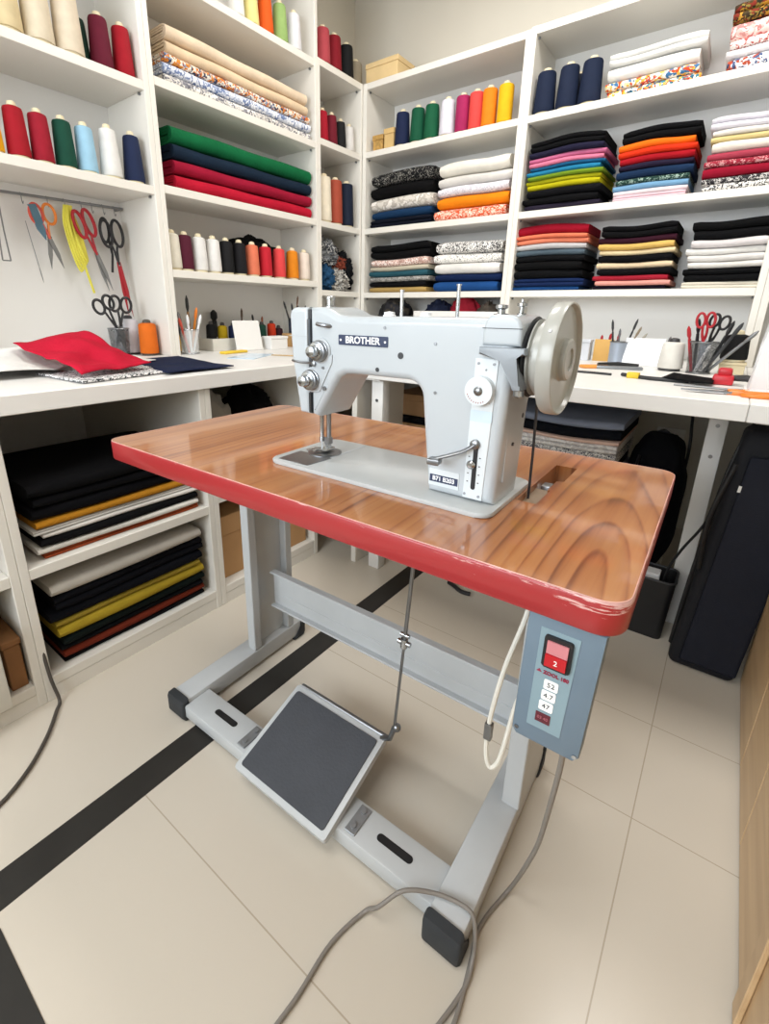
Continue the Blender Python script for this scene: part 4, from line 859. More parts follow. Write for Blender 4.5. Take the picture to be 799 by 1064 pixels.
# tall navy case
t = thing('tall_case', 'tall navy black soft case leaning against the right worktop', 'case', (.105, 1.645, 0))
SH = Matrix(((1, 0, .062, 0), (0, 1, .02, 0), (0, 0, 1, 0), (0, 0, 0, 1)))
def sheared(bm): bmesh.ops.transform(bm, matrix=SH, verts=bm.verts[:])
bm = new(); box(bm, -.085, .085, -.058, .058, .0, .76, .022, 4); sheared(bm); link_mesh('case_body', bm, mat('#0a0c14', .85, var=.15, bump=.25, bscale=200), t)
bm = new(); box(bm, -.058, .083, -.066, -.0575, .03, .69, .008, 3); sheared(bm); link_mesh('front_pocket', bm, mat('#0c1120', .85, var=.12, bump=.25, bscale=200), t)
bm = new(); tube(bm, smooth_pts([(-.088, -.02, .05), (-.094, -.03, .3), (-.092, -.02, .6), (-.075, 0, .755)], 6), .006, 8); sheared(bm); link_mesh('zip_edge', bm, M_BLACK, t)
bm = new(); box(bm, -.060, -.053, -.0665, -.0655, .588, .606, .0); sheared(bm); ld(link_mesh('cloth_tag', bm, M_WHITE, t), 'small white tag')
bm = new(); tube(bm, smooth_pts([(-.08, -.05, .66), (-.1, -.08, .5), (-.085, -.062, .34)], 6), .006, 8); sheared(bm); link_mesh('strap', bm, M_BLACK, t)
# wooden drawer cabinet at the right edge
t = thing('drawer_cabinet', 'beige wooden cabinet cut by the right edge of the photo', 'cabinet', (.45, .6, 0))
bm = new(); box(bm, -.232, .24, -1.2, 1.02, .03, .80, .002, 1); link_mesh('carcass', bm, M_CREAMPL, t)
for y0, y1 in ((.655, 1.015), (.43, .65), (.115, .425), (-.3, .11), (-.74, -.305), (-1.19, -.745)):
    bm = new(); box(bm, -.244, -.2325, y0, y1, .012, .79, .0015, 1); link_mesh('door', bm, M_VENEER, t)
bm = new(); box(bm, -.252, -.2445, .095, .13, .012, .79, .0015, 1); link_mesh('trim_strip', bm, M_VENEER, t)
bm = new(); box(bm, -.215, .22, -1.18, 1.0, 0, .03); link_mesh('plinth', bm, M_DARK, t)

# ------------------------------------------------------------------ sewing table (local frame: u right, v away, z up)
TX, TY, TA = -1.0882, .4784, .0159
L, D, TH, TT = 1.0564, .558, .0416, .76
def TW(u, v, z=0):
    c, s = math.cos(TA), math.sin(TA); return (TX + u * c - v * s, TY + u * s + v * c, z)
T = thing('sewing_table', 'industrial sewing table with glossy wood top and scuffed red edge on a grey stand', 'table', (TX, TY, 0), TA)
def slab(bm, outer, holes, z0, z1):
    bm2 = bm
    def ringv(pts, z): return [bm2.verts.new((x, y, z)) for x, y in pts]
    for z in (z0, z1):
        es = []
        for pts in [outer] + holes:
            vs = ringv(pts, z); es += [bm2.edges.new((vs[i], vs[(i + 1) % len(vs)])) for i in range(len(vs))]
        bmesh.ops.triangle_fill(bm2, edges=es, use_beauty=True)
    bm2.verts.ensure_lookup_table()
def walls(bm, pts, z0, z1):
    A = [bm.verts.new((x, y, z0)) for x, y in pts]; B = [bm.verts.new((x, y, z1)) for x, y in pts]; n = len(pts)
    for i in range(n): bm.faces.new((A[i], A[(i + 1) % n], B[(i + 1) % n], B[i]))
hole = [(.862, .225), (.893, .225), (.893, .30), (.889, .30), (.889, .355), (.900, .362), (.900, .455), (.862, .455)]
bm = new(); out = rrect(.0018, L - .0018, .0018, D - .0018, .03, 10)
slab(bm, out, [hole], TT - .0002, TT + .0004); walls(bm, out, TT - .0002, TT + .0004)
inn = rrect(.005, L - .005, .005, D - .005, .028, 10); slab(bm, inn, [hole], TT - TH + .0005, TT - .001); walls(bm, inn, TT - TH + .0005, TT - .001); walls(bm, hole, TT - TH + .0005, TT + .0004)
bmesh.ops.remove_doubles(bm, verts=bm.verts[:], dist=.00005)
link_mesh('tabletop', bm, M_WOOD, T, ang=30)
bm = new(); o1 = rrect(0, L, 0, D, .032, 10); i1 = rrect(.0042, L - .0042, .0042, D - .0042, .028, 10); oh = rrect(.0016, L - .0016, .0016, D - .0016, .0305, 10)
rows = [(i1, TT - TH), (oh, TT - TH), (o1, TT - TH + .003), (o1, TT - .003), (oh, TT - .0003), (i1, TT - .0003)]
R = [[bm.verts.new((x, y, z)) for x, y in p] for p, z in rows]; n = len(o1)
for p, q in zip(R, R[1:] + R[:1]):
    for i in range(n): bm.faces.new((p[i], p[(i + 1) % n], q[(i + 1) % n], q[i]))
ld(link_mesh('edge_band', bm, M_RED, T, ang=60), 'red painted edge with worn white scratches')
bm = new(); tube(bm, [(x, y, TT - .0001) for x, y in rrect(.0016, L - .0016, .0016, D - .0016, .0305, 10)], .0008, 6, True); ld(link_mesh('edge_bead', bm, mat('#cf9f96', .5, var=.3, scale=30), T), 'pale worn bead along the top edge')
bm = new(); box(bm, .868, .884, .335, .36, TT - .03, TT - .006, .002); link_mesh('hinge', bm, M_STEEL, T)
bm = new(); box(bm, .8615, .8895, .2245, .332, TT - .016, TT - .012); link_mesh('slot_plate', bm, mat('#8b7762', .6), T, smooth=False)
UZ = TT - TH - .001
for sgn, (u0, u1), (v0, v1) in ((1, (.062, .126), (.03, .50)), (-1, (.858, .922), (.006, .49))):
    bm = new(); box(bm, u0, u1, v0 + .02, v1 - .02, .012, .062, .004); ft = link_mesh('foot', bm, M_GREY, T)
    for v_, dr in ((v0, 1), (v1, -1)):
        bm = new(); prism(bm, [(v_, .012), (v_ + dr * .008, 0), (v_ + dr * .05, 0), (v_ + dr * .05, .012), (v_ + dr * .022, .04), (v_ + dr * .022, .066), (v_ + dr * .004, .064), (v_, .055)], u0 - .004, u1 + .004, 'yz', .007, 3); link_mesh('foot_cap', bm, M_RUBBER, ft, ang=40)
    # C-profile column with the web on the outer side
    uo = .094 if sgn > 0 else .926 - .036
    a0, a1 = (.094, .124) if sgn > 0 else (.888, .924)
    wb = (a0, a0 + .006) if sgn > 0 else (a1 - .006, a1)
    bm = new(); box(bm, a0, a1, .285, .312, .0622, UZ, .002, 1); box(bm, wb[0], wb[1], .311, .426, .0622, UZ); box(bm, a0, a1, .425, .45, .0622, UZ, .002, 1); link_mesh('column', bm, M_GREY, T)
    bm = new(); box(bm, a0 - .02, a1 + .02, .15, .5, UZ - .004, UZ + .0006); link_mesh('top_bracket', bm, M_GREY, T)
    bm = new()
    for z in (.655, .615): cyl(bm, ((a0 + a1) / 2, .2852, z), ((a0 + a1) / 2, .2815, z), .0055, seg=12)
    link_mesh('bolt', bm, M_STEEL, T)
# cross beam: channel with flanges
bm = new()
box(bm, .1245, .8875, .372, .377, .187, .300); box(bm, .1245, .8875, .355, .377, .296, .302, .0015, 1); box(bm, .1245, .8875, .355, .377, .183, .189, .0015, 1)
box(bm, .16, .87, .3695, .3725, .222, .226, .001, 1)
ld(link_mesh('cross_beam', bm, M_GREY, T, smooth=False), 'pale grey cross beam')
# low bar
bm = new(); box(bm, .1262, .8578, .038, .116, .014, .052, .004); bar = link_mesh('treadle_bar', bm, M_GREY, T)
for u0, u1, v_ in ((.205, .285, .079), (.715, .795, .077)):
    bm = new(); prism(bm, rrect(u0, u1, v_ - .008, v_ + .008, .0078), .0515, .0527, 'xy'); link_mesh('slot', bm, M_BLACK, bar)
for u0, u1 in ((.327, .352), (.655, .68)):
    bm = new(); box(bm, u0, u1, .046, .108, .0522, .056, .001, 1); cyl(bm, ((u0 + u1) / 2, .06, .056), ((u0 + u1) / 2, .06, .06), .006, seg=12); cyl(bm, ((u0 + u1) / 2, .095, .056), ((u0 + u1) / 2, .095, .06), .006, seg=12); link_mesh('treadle_bracket', bm, mat('#8d8f91', .45, metal=.5), bar)
# treadle
A = Vector((.372, .004, .046)); pitch_ = math.atan2(.074, .216); PL = .228; PWd = .268
MT = Matrix.Translation(A) @ Matrix.Rotation(pitch_, 4, 'X')
bm = new(); prism(bm, rrect(0, PWd, 0, PL, .006), -.006, .012, 'xy', .003, 2); bmesh.ops.transform(bm, matrix=MT, verts=bm.verts[:]); tr = link_mesh('treadle', bm, M_GREY, T, ang=40)
bm = new(); prism(bm, rrect(.012, PWd - .012, .012, PL - .016, .006), .0118, .0155, 'xy', .001, 1); bmesh.ops.transform(bm, matrix=MT, verts=bm.verts[:]); ld(link_mesh('treadle_pad', bm, mat('#3f4248', .7, var=.08, bump=.3, bscale=160), tr), 'dark rubber pad')
bm = new(); cyl(bm, (.01, PL + .002, .008), (PWd + .004, PL + .002, .008), .006, seg=12); bmesh.ops.transform(bm, matrix=MT, verts=bm.verts[:]); link_mesh('hinge_rod', bm, M_STEEL, tr)
bm = new(); tube(bm, [(PWd - .01, PL - .005, .008), (PWd + .012, PL + .0, .02), (PWd + .022, PL + .012, .055)], .006, 8); bmesh.ops.transform(bm, matrix=MT, verts=bm.verts[:]); link_mesh('rod_lug', bm, M_STEEL, tr)
# pitman rod
P0 = MT @ Vector((PWd + .022, PL + .012, .055)); P1 = Vector((.703, .2, UZ + .002))
bm = new(); d = P1 - P0
tube(bm, [P0 + Vector((.012, 0, 0)), P0 + d * .02, P0 + d * .5], .0032, 8); tube(bm, [P0 + d * .40, P1], .0042, 8); rod = link_mesh('pitman_rod', bm, M_STEEL, T)
bm = new(); q = P0 + d * .43; cyl(bm, q - d * .02, q + d * .02, .0075, seg=12); cyl(bm, q + Vector((-.014, 0, 0)), q + Vector((.014, 0, 0)), .0055, seg=12); cyl(bm, q + d * .035 + Vector((-.01, 0, 0)), q + d * .035 + Vector((.01, 0, 0)), .0045, seg=12); link_mesh('rod_clamp', bm, M_CHROME, rod)
bm = new(); bmesh.ops.create_uvsphere(bm, u_segments=14, v_segments=10, radius=.0095, matrix=Matrix.Translation(P0 + Vector((.006, 0, .004)))); link_mesh('ball_joint', bm, M_STEEL, rod)
# control box hanging under the right end
BU0, BU1, BZ0, BZ1, BV = .957, 1.043, .538, UZ, .004
M_BOX = mat('#657684', .42, var=.03); M_BOXL = mat('#80969f', .42, var=.02)
bm = new(); prism(bm, [(BU0 + .002, BZ1), (BU1 - .001, BZ1), (BU1 - .006, BZ0 + .008), (BU1 - .012, BZ0), (BU0 + .006, BZ0), (BU0, BZ0 + .008)], BV, BV + .028, 'xz', .003, 2); cb = ld(link_mesh('control_box', bm, M_BOX, T, ang=40), 'blue grey switch box')
fvz = BV - .0008
bm = new(); prism(bm, [(.975, .703), (1.018, .703), (1.013, .563), (.974, .563)], fvz, BV + .001); link_mesh('label_panel', bm, M_BOXL, cb, smooth=False)
bm = new(); prism(bm, rrect(.981, 1.012, .655, .697, .003), BV - .005, BV, 'xz', .001, 1); link_mesh('switch_bezel', bm, M_BLACK, cb)
bm = new(); prism(bm, [(.985, .676), (1.008, .676), (1.008, .692), (.985, .692)], BV - .0072, BV - .004, 'xz'); ld(link_mesh('switch_rocker', bm, mat('#c27b80', .35), cb), 'pale pink upper half of the rocker')
bm = new(); prism(bm, [(.985, .660), (1.008, .660), (1.008, .6755), (.985, .6755)], BV - .009, BV - .004, 'xz'); ld(link_mesh('switch_rocker', bm, mat('#b5141f', .35), cb), 'red lower half of the rocker')
RX = Matrix.Rotation(PI / 2, 4, 'X')
M_TXR = mat('#8e2440', .6); M_TXD = mat('#454a4e', .6); M_TXW = mat('#f4f2ee', .6)
text_obj('switch_mark', '2', .009, M_TXW, cb, Matrix.Translation((.997, BV - .0092, .6675)) @ RX)
bm = new(); box(bm, BU0 + .012, BU1 - .03, BV + .0282, BV + .07, BZ0 + .06, UZ); link_mesh('rear_housing', bm, M_DARK, cb)
text_obj('label_text', 'ZOOL 180', .0062, M_TXR, cb, Matrix.Translation((.9985, fvz - .0005, .645)) @ RX, .0004, .00025)
bm = new(); prism(bm, [(.9765, .6435), (.9795, .6475), (.9825, .6435)], fvz - .0006, fvz); link_mesh('label_mark', bm, M_TXR, cb, smooth=False)
for k, (zc, s) in enumerate(((.630, '52'), (.6145, '4.7'), (.599, '47'))):
    bm = new(); prism(bm, rrect(.987 - .001 * k, 1.003 - .001 * k, zc - .0066, zc + .0066, .002), fvz - .001, BV, 'xz'); link_mesh('label_square', bm, M_TXW, cb, smooth=False)
    text_obj('label_text', s, .009, M_TXD, cb, Matrix.Translation((.995 - .001 * k, fvz - .0012, zc)) @ RX)
bm = new(); prism(bm, [(.983, .574), (1.0, .574), (1.0, .5875), (.983, .5875)], fvz - .001, BV, 'xz'); link_mesh('label_square', bm, mat('#5a1f2a', .6), cb, smooth=False)
text_obj('label_text', '03 40', .0055, mat('#a5606a', .6), cb, Matrix.Translation((.9915, fvz - .0012, .581)) @ RX)
for u, z in ((BU0 + .006, BZ0 + .012), (BU1 - .011, BZ0 + .009)):
    bm = new(); cyl(bm, (u, BV + .001, z), (u, BV - .0015, z), .0028, seg=12); link_mesh('screw', bm, M_CHROME, cb)
# white flat cable looping below the top
bm = new(); tube(bm, smooth_pts([(.942, .09, UZ - .002), (.936, .085, .652), (.918, .08, .56), (.906, .08, .46), (.906, .08, .40), (.914, .08, .374), (.924, .082, .385), (.93, .084, .42), (.938, .09, .50), (.955, .075, .56), (.964, .06, .575)], 6), .0036, 8); ld(link_mesh('motor_cable', bm, M_CREAMPL, T), 'cream cable looping beside the switch box')
bm = new(); box(bm, .9, .912, .0745, .0855, .425, .455, .002); link_mesh('cable_clip', bm, M_STEEL, T)

# power cord on the floor
M_CORD = mat('#7d7770', .55, var=.04)
pts = [(1.017, .022, .545), (1.016, .035, .49), (1.010, .055, .40), (.996, .11, .245), (.98, .13, .15), (.958, .17, .03), (.945, .148, .006), (.934, .105, .006), (.931, .07, .006), (.938, .03, .006), (.948, -.06, .006), (.935, -.15, .006), (.90, -.3, .006), (.80, -.36, .006), (.735, -.28, .006), (.735, -.17, .006), (.735, -.09, .006), (.755, -.02, .008), (.780, -.015, .040), (.812, .015, .074), (.856, .045, .0725), (.898, .058, .0725), (.924, .057, .071), (.936, .045, .045), (.941, .028, .015), (.9435, -.005, .007), (.930, -.066, .006), (.90, -.17, .006), (.87, -.33, .006)]
bm = new(); tube(bm, smooth_pts([TW(*p) for p in pts], 7), .0037, 10); tag(link_mesh('extension_cord', bm, M_CORD), 'grey power cord from switch box looping on the floor at the front foot', 'cord')
bm = new(); tube(bm, smooth_pts([(-1.33, .335, .2), (-1.318 + .012, .335, .08), (-1.29, .34, .01), (-1.26, .32, .006), (-1.19, .27, .006), (-1.12, .20, .006), (-1.075, .12, .006), (-1.06, .0, .006)], 6), .0045, 8); tag(link_mesh('extension_cord', bm, mat('#4a443e', .6)), 'dark thin cord on the floor beside the left base cabinet', 'cord')
bm = new(); tube(bm, smooth_pts([(-.73, 1.56, .009), (-.70, 1.545, .012), (-.66, 1.53, .009), (-.625, 1.535, .009)], 5), .008, 8); tag(link_mesh('plug_lead', bm, M_BLACK), 'short black lead on the floor behind the sewing table', 'cable')

# ------------------------------------------------------------------ sewing machine (table frame)
S = thing('sewing_machine', 'pale grey industrial sewing machine with large handwheel on the wood table', 'sewing machine', TW(.62, .21, TT), TA)
SO = (.62, .21, TT)
def sp_(name, bm, m, parent=None, **k): return link_mesh(name, bm, m, parent or S, SO, **k)
Z0 = TT + .0008
# bed plate
bed = rrect(.408, .858, .115, .312, .02, 6)
bm = new(); prism(bm, bed, Z0, Z0 + .0075, 'xy', .002, 2); bedo = sp_('bed_plate', bm, mat('#b0b3b3', .3, coat=.25, var=.02), ang=40)
zb_ = Z0 + .0076
bm = new(); prism(bm, [(.426, .126), (.500, .126), (.506, .190), (.424, .190)], zb_, zb_ + .0008, 'xy'); sp_('slide_plate', bm, M_STEEL, bedo, smooth=False)
bm = new(); lathe(bm, [(.034, 0), (.034, .002), (.031, .0028), (0, .0028)], (.470, .212, zb_), seg=36); sp_('needle_plate', bm, M_STEEL, bedo)
bm = new(); prism(bm, [(.425, .205), (.470, .180), (.470, .244), (.428, .232)], zb_, zb_ + .0012, 'xy'); sp_('needle_plate_tongue', bm, M_CHROME, bedo, smooth=False)
bm = new(); box(bm, .5, .506, .19, .305, zb_, zb_ + .0004); sp_('seam_line', bm, M_MACHD, bedo, smooth=False)
# body outline (u, z)
body = [(.7385, zb_ + .0002), (.849, zb_ + .0002), (.853, .90)] + arc2(.842, 1.020, .018, 0, 90, 6) + [(.70, 1.038), (.575, 1.036), (.553, 1.038), (.535, 1.046), (.520, 1.0505), (.4885, 1.0500), (.4885, .860), (.505, .8575), (.545, .922)] + [(.5535, .934), (.567, .9405), (.585, .942)] + arc2(.692, .9145, .0275, 90, 6, 9) + [(.7225, .89)]
VF, VB = .152, .258
bm = new(); prism_round(bm, body, VF, VB, .012, 6); bodyo = sp_('machine_body', bm, M_MACH, ang=60, wn=True)
# face plate at the left end
face = [(.4845, .8595), (.4845, 1.0502)] + arc2(.452, 1.0352, .0145, 92, 178, 5) + [(.4385, 1.0), (.441, .96), (.458, .8605)]
bm = new(); prism_round(bm, face, VF + .001, VB - .001, .009, 5); fp = sp_('face_plate', bm, M_MACH, ang=60, wn=True)
bm = new(); box(bm, .483, .490, VF + .0035, VB - .003, .862, 1.0465); sp_('seam_gap', bm, M_DARK)
bm = new(); box(bm, .4383, .4847, VF + .0003, VF + .0012, 1.0, 1.001); sp_('face_seam', bm, M_MACHD, fp, smooth=False)
# dark slot at the bottom of the seam
bm = new(); box(bm, .4848, .490, VF - .0006, VF + .004, .864, .90); sp_('take_up_slot', bm, M_BLACK)
# right end: raised cover, dark gap, bracket
bm = new(); prism(bm, [(.812, 1.002), (.8665, 1.002), (.8665, 1.026), (.862, 1.036), (.852, 1.0425), (.822, 1.0425), (.8155, 1.036), (.812, 1.022)], VF - .004, VB + .004, 'xz', .005, 3); sp_('end_cover', bm, M_MACH, ang=50, wn=True)
bm = new(); box(bm, .8118, .8665, VF - .0045, VF - .002, 1.0245, 1.0255); sp_('cover_seam', bm, M_DARK, smooth=False)
bm = new(); lathe(bm, [(.030, 0), (.054, .001), (.056, .003), (.046, .0065)], (.8655, .205, .985), (1, 0, 0), 36); sp_('end_ring', bm, M_DARK)
bm = new(); prism(bm, [(.812, 1.0005), (.8745, 1.0005), (.876, .992), (.862, .9895), (.8745, .952), (.8745, .945), (.8635, .945), (.860, .955), (.846, .984), (.836, .988), (.812, .9905)], VF - .012, VF + .02, 'xz', .0025, 2); sp_('lever_bracket', bm, mat('#858b91', .36), ang=40)
bm = new(); lathe(bm, [(.006, 0), (.0075, .001), (.0075, .008), (.005, .010), (0, .0105)], (.869, VF + .002, .945), (0, 0, -1), 16); sp_('bracket_knob', bm, M_CHROME)
# handwheel
WC = (.872, .205, .985)
bm = new(); lathe(bm, [(.020, 0), (.052, .0005), (.053, .003), (.0475, .0045), (.0475, .007), (.0525, .009), (.0525, .0185), (.066, .0195), (.0745, .022), (.076, .025), (.076, .039), (.0752, .0413), (.0738, .0418), (.0722, .041), (.0705, .0355), (.060, .0345), (.030, .0355), (.0285, .0375), (.028, .0435), (.026, .0455), (.0155, .0455), (.015, .043), (0, .043)], WC, (1, 0, 0), 64); hw = ld(sp_('handwheel', bm, mat('#a09f98', .34, coat=.2, var=.03), ang=30), 'large cream grey handwheel')
bm = new()
for a in (.5, 2.6, 4.7): 
    c = Vector(WC) + Vector((.032, .0752 * math.cos(a), .0752 * math.sin(a))); dn = Vector((0, math.cos(a), math.sin(a))); cyl(bm, c, c + dn * .0015, .0022, seg=10)
sp_('wheel_screw', bm, M_STEEL, hw)
M_PLATE = mat('#cdd3d6', .35, var=.02)
# stitch plate with dial, slot and reverse lever
vf = VF - .0015
bm = new(); prism(bm, [(.8045, .984), (.8385, .984), (.8325, .7735), (.8015, .7735)], vf, VF + .001, 'xz', .0006, 1); spl = sp_('stitch_plate', bm, M_PLATE, smooth=False)
bm = new(); cyl(bm, (.8163, vf, .9395), (.8163, vf - .010, .9395), .0215, .0205, 40); bmesh.ops.bevel(bm, geom=[e for e in bm.edges if len(e.link_faces) == 2 and e.calc_face_angle() > .8], offset=.0015, segments=2, affect='EDGES'); dl = sp_('stitch_dial', bm, M_PLATE)
bm = new(); lathe(bm, [(.0065, 0), (.0065, .001), (.0042, .003), (0, .0035)], (.8163, vf - .0099, .9395), (0, -1, 0), 18); sp_('dial_screw', bm, M_STEEL, dl)
bm = new()
for k in range(9):
    a = 3.5 + k * .22; c = Vector((.8163 + .0165 * math.cos(a), vf - .0102, .9395 + .0165 * math.sin(a))); box(bm, c.x - .0005, c.x + .0005, c.y - .0003, c.y + .0002, c.z - .0011, c.z + .0011)
sp_('dial_marks', bm, mat('#a5605a', .5), dl, smooth=False)
bm = new(); prism(bm, rrect(.8135, .8205, .789, .864, .0034), vf - .0006, vf + .0005, 'xz'); sp_('lever_slot', bm, M_BLACK, spl, smooth=False)
bm = new(); prism(bm, rrect(.8035, .8365, .894, .9105, .002), vf - .0004, vf + .0005, 'xz'); sp_('plate_band', bm, mat('#c3d3dc', .35), spl, smooth=False)
bm = new()
for u, z in ((.8095, .977), (.8325, .977), (.8045, .780), (.827, .780)): cyl(bm, (u, vf + .0005, z), (u, vf - .0012, z), .002, seg=10)
cyl(bm, (.8215, vf + .0005, .9685), (.8215, vf - .001, .9685), .0015, seg=8)
sp_('screw', bm, M_STEEL, spl)
bm = new()
for k in range(4):
    for du in (-.008, .009): box(bm, .8155 + du - .0012, .8155 + du + .0012, vf - .0004, vf + .0004, .80 + k * .013, .8015 + k * .013)
sp_('scale_marks', bm, M_TXD, spl, smooth=False)
bm = new()
tube(bm, smooth_pts([(.8155, vf - .004, .860), (.800, vf - .010, .848), (.775, vf - .022, .838), (.760, vf - .030, .833)], 5), [.0045] * 15 + [.0055], 10, flat=.6)
prism(bm, [(.757, vf - .038), (.775, vf - .036), (.772, vf - .018), (.755, vf - .020)], .826, .836, 'xy', .002, 2)
lathe(bm, [(.0075, 0), (.0075, .004), (.005, .006), (0, .006)], (.8155, vf, .860), (0, -1, 0), 16)
ld(sp_('reverse_lever', bm, M_STEEL, ang=50), 'steel reverse lever')
bm = new(); lathe(bm, [(.0068, 0), (.0068, .005), (.004, .008), (0, .0085)], (.8125, vf, .8285), (0, -1, 0), 16); sp_('slot_knob', bm, M_CHROME)
# plates with lettering
M_NAVYPL = mat('#1e2b4a', .4)
bm = new(); prism(bm, rrect(.5555, .6555, .990, 1.0065, .0015), VF - .0012, VF + .0008, 'xz'); npl = sp_('name_plate', bm, M_NAVYPL, smooth=False)
def stext(s, size, m, parent, u, z, v, bold=.0003):
    return text_obj('lettering', s, size, m, parent, Matrix.Translation((u - SO[0], v - SO[1], z - SO[2])) @ RX, .0003, bold)
w_ = stext('BROTHER', .0155, M_SILVERPL, npl, .6055, .9983, VF - .0014, .0004)
for v in w_.data.vertices: v.co.x = (v.co.x - (.6055 - SO[0])) * 1.02 + (.6055 - SO[0])
for u in (.5605, .6505):
    bm = new(); cyl(bm, (u, VF - .001, .998), (u, VF - .0018, .998), .0019, seg=12); sp_('plate_rivet', bm, M_SILVERPL, npl)
bm = new(); prism(bm, rrect(.742, .7935, .7815, .8085, .001), VF - .001, VF + .0005, 'xz'); mpl = sp_('model_plate', bm, M_PLATE, smooth=False)
bm = new(); prism(bm, rrect(.7435, .792, .7875, .7995, .0006), VF - .0014, VF - .0009, 'xz'); sp_('plate_band', bm, M_NAVYPL, mpl, smooth=False)
stext('B71 B203', .0098, M_SILVERPL, mpl, .7677, .7935, VF - .0016)
stext('INDUSTRIAL', .0036, M_TXD, mpl, .7677, .8040, VF - .0012, 0) if False else None
# screw holes on the front
bm = new()
for u, z, r in ((.6795, .9790, .0052), (.636, .954, .0036)): cyl(bm, (u, VF + .002, z), (u, VF - .0006, z), r, seg=18)
sp_('oil_hole', bm, M_DARK)
bm = new()
for u, z in ((.739, 1.0), (.6485, 1.02), (.7435, .928)): cyl(bm, (u, VF + .002, z), (u, VF - .001, z), .0026, seg=12)
sp_('screw', bm, M_STEEL)
for v_, z, r in ((.18, .918, .004), (.235, .895, .004), (.205, .855, .003)):
    bm = new(); cyl(bm, (.8535, v_, z), (.8505, v_, z), r, seg=12); sp_('side_screw', bm, M_DARK)
bm = new(); box(bm, .8485, .8525, .178, .186, .80, .88, .001, 1); sp_('side_rib', bm, M_MACH)
# tension assemblies
for u, z, k in ((.5150, .977, 1.0), (.4945, .925, 1.0)):
    bm = new(); lathe(bm, [(.0225, -.001), (.0225, .002), (.020, .003), (0, .003)], (u, VF, z), (0, -1, 0), 28); tb = sp_('tension_base', bm, M_MACHD, ang=30)
    bm = new(); lathe(bm, [(.0185, .0032), (.0188, .006), (.0165, .0072), (.0165, .0095), (.018, .0105), (.0175, .0128), (.0145, .0142)], (u, VF, z), (0, -1, 0), 28); sp_('tension_disc', bm, M_STEEL, tb, ang=30)
    bm = new(); lathe(bm, [(.0148, .0143), (.0148, .0165), (.0105, .0172), (.0105, .023), (.0092, .0238), (.0092, .030), (.0055, .0315), (0, .032)], (u, VF, z), (0, -1, 0), 24); sp_('tension_nut', bm, M_CHROME, tb, ang=30)
    bm = new(); lathe(bm, [(.0125, .0142), (.0125, .0144), (0, .0146)], (u, VF, z), (0, -1, 0), 20); sp_('tension_spring', bm, M_DARK, tb)
bm = new(); prism(bm, [(.497, .958), (.542, .972), (.541, .958), (.512, .905), (.500, .902), (.487, .912)], VF - .0022, VF + .0015, 'xz', .0006, 1); sp_('tension_plate', bm, M_MACH, ang=40)
bm = new(); cyl(bm, (.5215, VF - .003, .948), (.5215, VF - .0015, .948), .003, seg=12); cyl(bm, (.523, VF - .003, .912), (.523, VF + .001, .912), .004, seg=12); sp_('screw', bm, M_STEEL)
bm = new(); tube(bm, smooth_pts([(.498, VF - .002, .955), (.485, VF - .014, .956), (.470, VF - .018, .9575), (.459, VF - .014, .958)], 5), .0022, 8); lathe(bm, [(.0045, 0), (.0045, .006), (0, .0075)], (.501, VF, .9535), (0, -1, 0), 14); sp_('thread_guide', bm, M_STEEL)
bm = new(); tube(bm, smooth_pts([(.503, VF + .002, 1.0225), (.512, VF - .006, 1.0225), (.528, VF - .007, 1.0205), (.540, VF + .001, 1.019)], 5), [.0015] * 5 + [.0035] * 9 + [.002, .0015], 8); sp_('thread_guide', bm, M_STEEL)
# take-up lever in the seam
bm = new(); box(bm, .485, .4885, VF - .004, VF + .004, .985, 1.03, .001, 1); sp_('take_up_lever', bm, M_STEEL)
# top fittings
bm = new(); lathe(bm, [(.010, 0), (.010, .003), (.0075, .004), (.0075, .014), (.0085, .015), (.0085, .019), (.006, .0205), (0, .0205)], (.4975, .2, 1.0495), seg=20); sp_('presser_knob', bm, M_CHROME)
for u, h in ((.648, .040), (.7475, .047)):
    bm = new(); cyl(bm, (u, .2, 1.036), (u, .2, 1.036 + h), .0028, seg=10); cyl(bm, (u, .2, 1.036 + h), (u, .2, 1.038 + h), .004, seg=10); sp_('thread_post', bm, M_CHROME)
for u, r in ((.694, .0085), (.625, .009)):
    bm = new(); lathe(bm, [(r * 1.2, 0), (r * 1.2, .002), (r, .003), (r, .007), (0, .0085)], (u, .2, 1.0365), seg=18); sp_('oil_cap', bm, M_SILVERPL)
bm = new(); lathe(bm, [(.011, 0), (.011, .002), (.0055, .003), (.0055, .008), (.009, .010), (.009, .014), (0, .0155)], (.8165, .2, 1.0415), seg=18); sp_('tension_stud', bm, M_CHROME)
bm = new(); lathe(bm, [(.006, 0), (.006, .003), (.0035, .004), (.0035, .012), (.007, .013), (.007, .0165), (.002, .018), (.002, .022), (0, .022)], (.8455, .2, 1.0415), seg=18); sp_('tension_stud', bm, M_CHROME)
# needle bar, presser foot
bm = new(); cyl(bm, (.463, .212, .864), (.463, .212, .80), .0042, seg=14); cyl(bm, (.463, .212, .80), (.463, .212, .792), .0055, seg=14); cyl(bm, (.463, .212, .792), (.463, .212, .774), .0012, .0006, seg=8); sp_('needle_bar', bm, M_CHROME)
bm = new(); cyl(bm, (.478, .216, .864), (.478, .216, .79), .0048, seg=14); box(bm, .470, .484, .209, .222, .788, .802, .0015, 1); sp_('presser_bar', bm, M_STEEL)
bm = new(); box(bm, .462, .482, .2, .232, .7745, .7785, .0012, 1); box(bm, .470, .480, .212, .222, .777, .79, .001, 1); box(bm, .456, .464, .188, .206, .7742, .777, .001, 1); sp_('presser_foot', bm, M_CHROME)
# belt running down through the table slot
bm = new(); tube(bm, [(.8655, .251, .965), (.8655, .27, .83), (.8655, .275, .762), (.8655, .277, .60)], .0022, 8); sp_('drive_belt', bm, M_DARK)

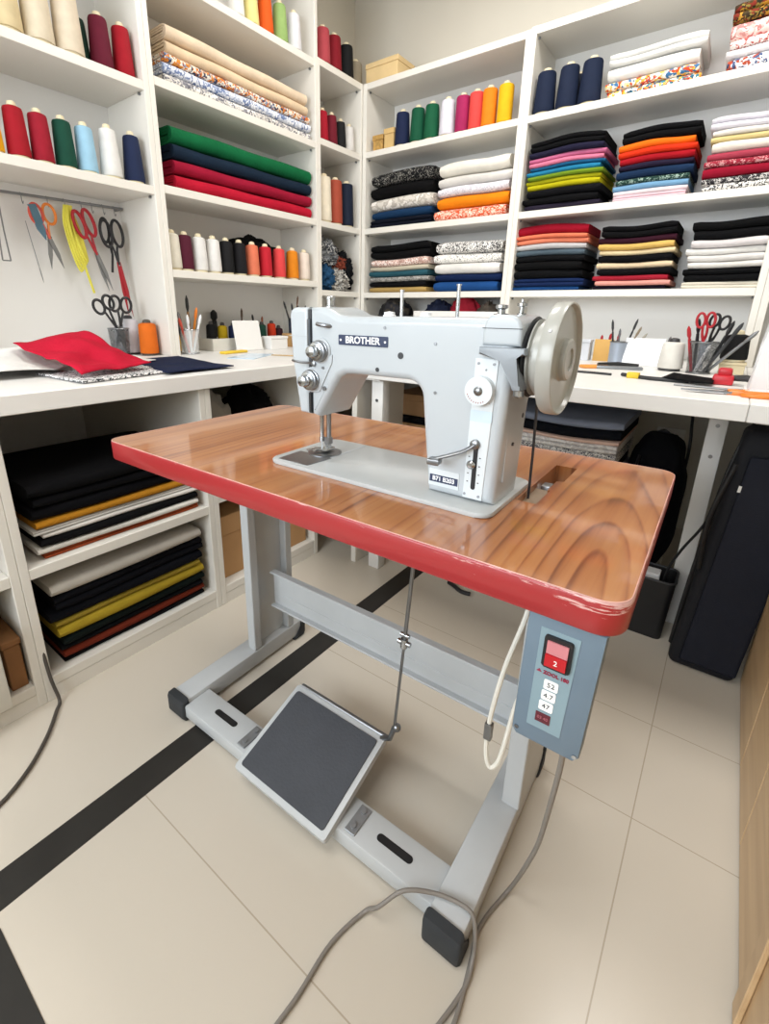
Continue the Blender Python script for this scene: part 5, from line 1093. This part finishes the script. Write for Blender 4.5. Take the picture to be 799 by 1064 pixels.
# ------------------------------------------------------------------ light
M_LAMP = bpy.data.materials.new('lamp_diffuser'); M_LAMP.use_nodes = True
b = M_LAMP.node_tree.nodes['Principled BSDF']; b.inputs['Emission Color'].default_value = (1, .97, .93, 1); b.inputs['Emission Strength'].default_value = 1.5
def ceiling_light(x, y, sx, sy, energy, label):
    t = thing('ceiling_light', label, 'ceiling light', (x, y, ZC), 0, 'ceiling light panels')
    bm = new(); box(bm, -sx / 2 - .02, sx / 2 + .02, -sy / 2 - .02, sy / 2 + .02, -.03, -.0005, .003); link_mesh('frame', bm, M_WHITE, t)
    bm = new(); box(bm, -sx / 2, sx / 2, -sy / 2, sy / 2, -.034, -.0305); link_mesh('diffuser', bm, M_LAMP, t)
    l = bpy.data.lights.new('panel_lamp', 'AREA'); l.shape = 'RECTANGLE'; l.size = sx; l.size_y = sy; l.energy = energy; l.color = (1, .975, .94)
    o = bpy.data.objects.new('panel_lamp', l); COL.objects.link(o); o.location = (0, 0, -.04); o.parent = t
ceiling_light(-1.1, 1.65, .6, .6, 12, 'square ceiling light panel near the corner bookcase')
ceiling_light(.0, 1.7, .6, .6, 17, 'square ceiling light panel near the back bookcases')
ceiling_light(-.55, -.3, 1.2, .6, 12, 'ceiling light panel behind the camera')
# daylight window behind the camera
bm = new()
for a in ((-1.9, .1, 1.0, 1.05), (-1.9, .1, 2.25, 2.3), (-1.9, -1.85, 1.05, 2.25), (.05, .1, 1.05, 2.25), (-.93, -.88, 1.05, 2.25)): box(bm, a[0], a[1], YF + .001, YF + .05, a[2], a[3])
struct('window_1', bm, M_WHITE, smooth=False)
M_SKY = bpy.data.materials.new('daylit_pane'); M_SKY.use_nodes = True
b = M_SKY.node_tree.nodes['Principled BSDF']; b.inputs['Emission Color'].default_value = (.82, .91, 1, 1); b.inputs['Emission Strength'].default_value = 1.5
bm = new(); box(bm, -1.85, .05, YF + .001, YF + .012, 1.05, 2.25); struct('window_2', bm, M_SKY, smooth=False)
l = bpy.data.lights.new('daylight', 'AREA'); l.shape = 'RECTANGLE'; l.size = 1.9; l.size_y = 1.2; l.energy = 50; l.color = (.84, .92, 1)
o = bpy.data.objects.new('daylight', l); COL.objects.link(o); o.location = (-.9, YF + .06, 1.65); o.rotation_euler = (PI / 2, 0, 0)
w = bpy.data.worlds.new('world'); sc.world = w; w.use_nodes = True
w.node_tree.nodes['Background'].inputs[0].default_value = (.9, .95, 1, 1); w.node_tree.nodes['Background'].inputs[1].default_value = .3
vs = sc.view_settings; vs.view_transform = 'Standard'; vs.look = 'None'; vs.exposure = .27; vs.gamma = 1; vs.use_curve_mapping = False
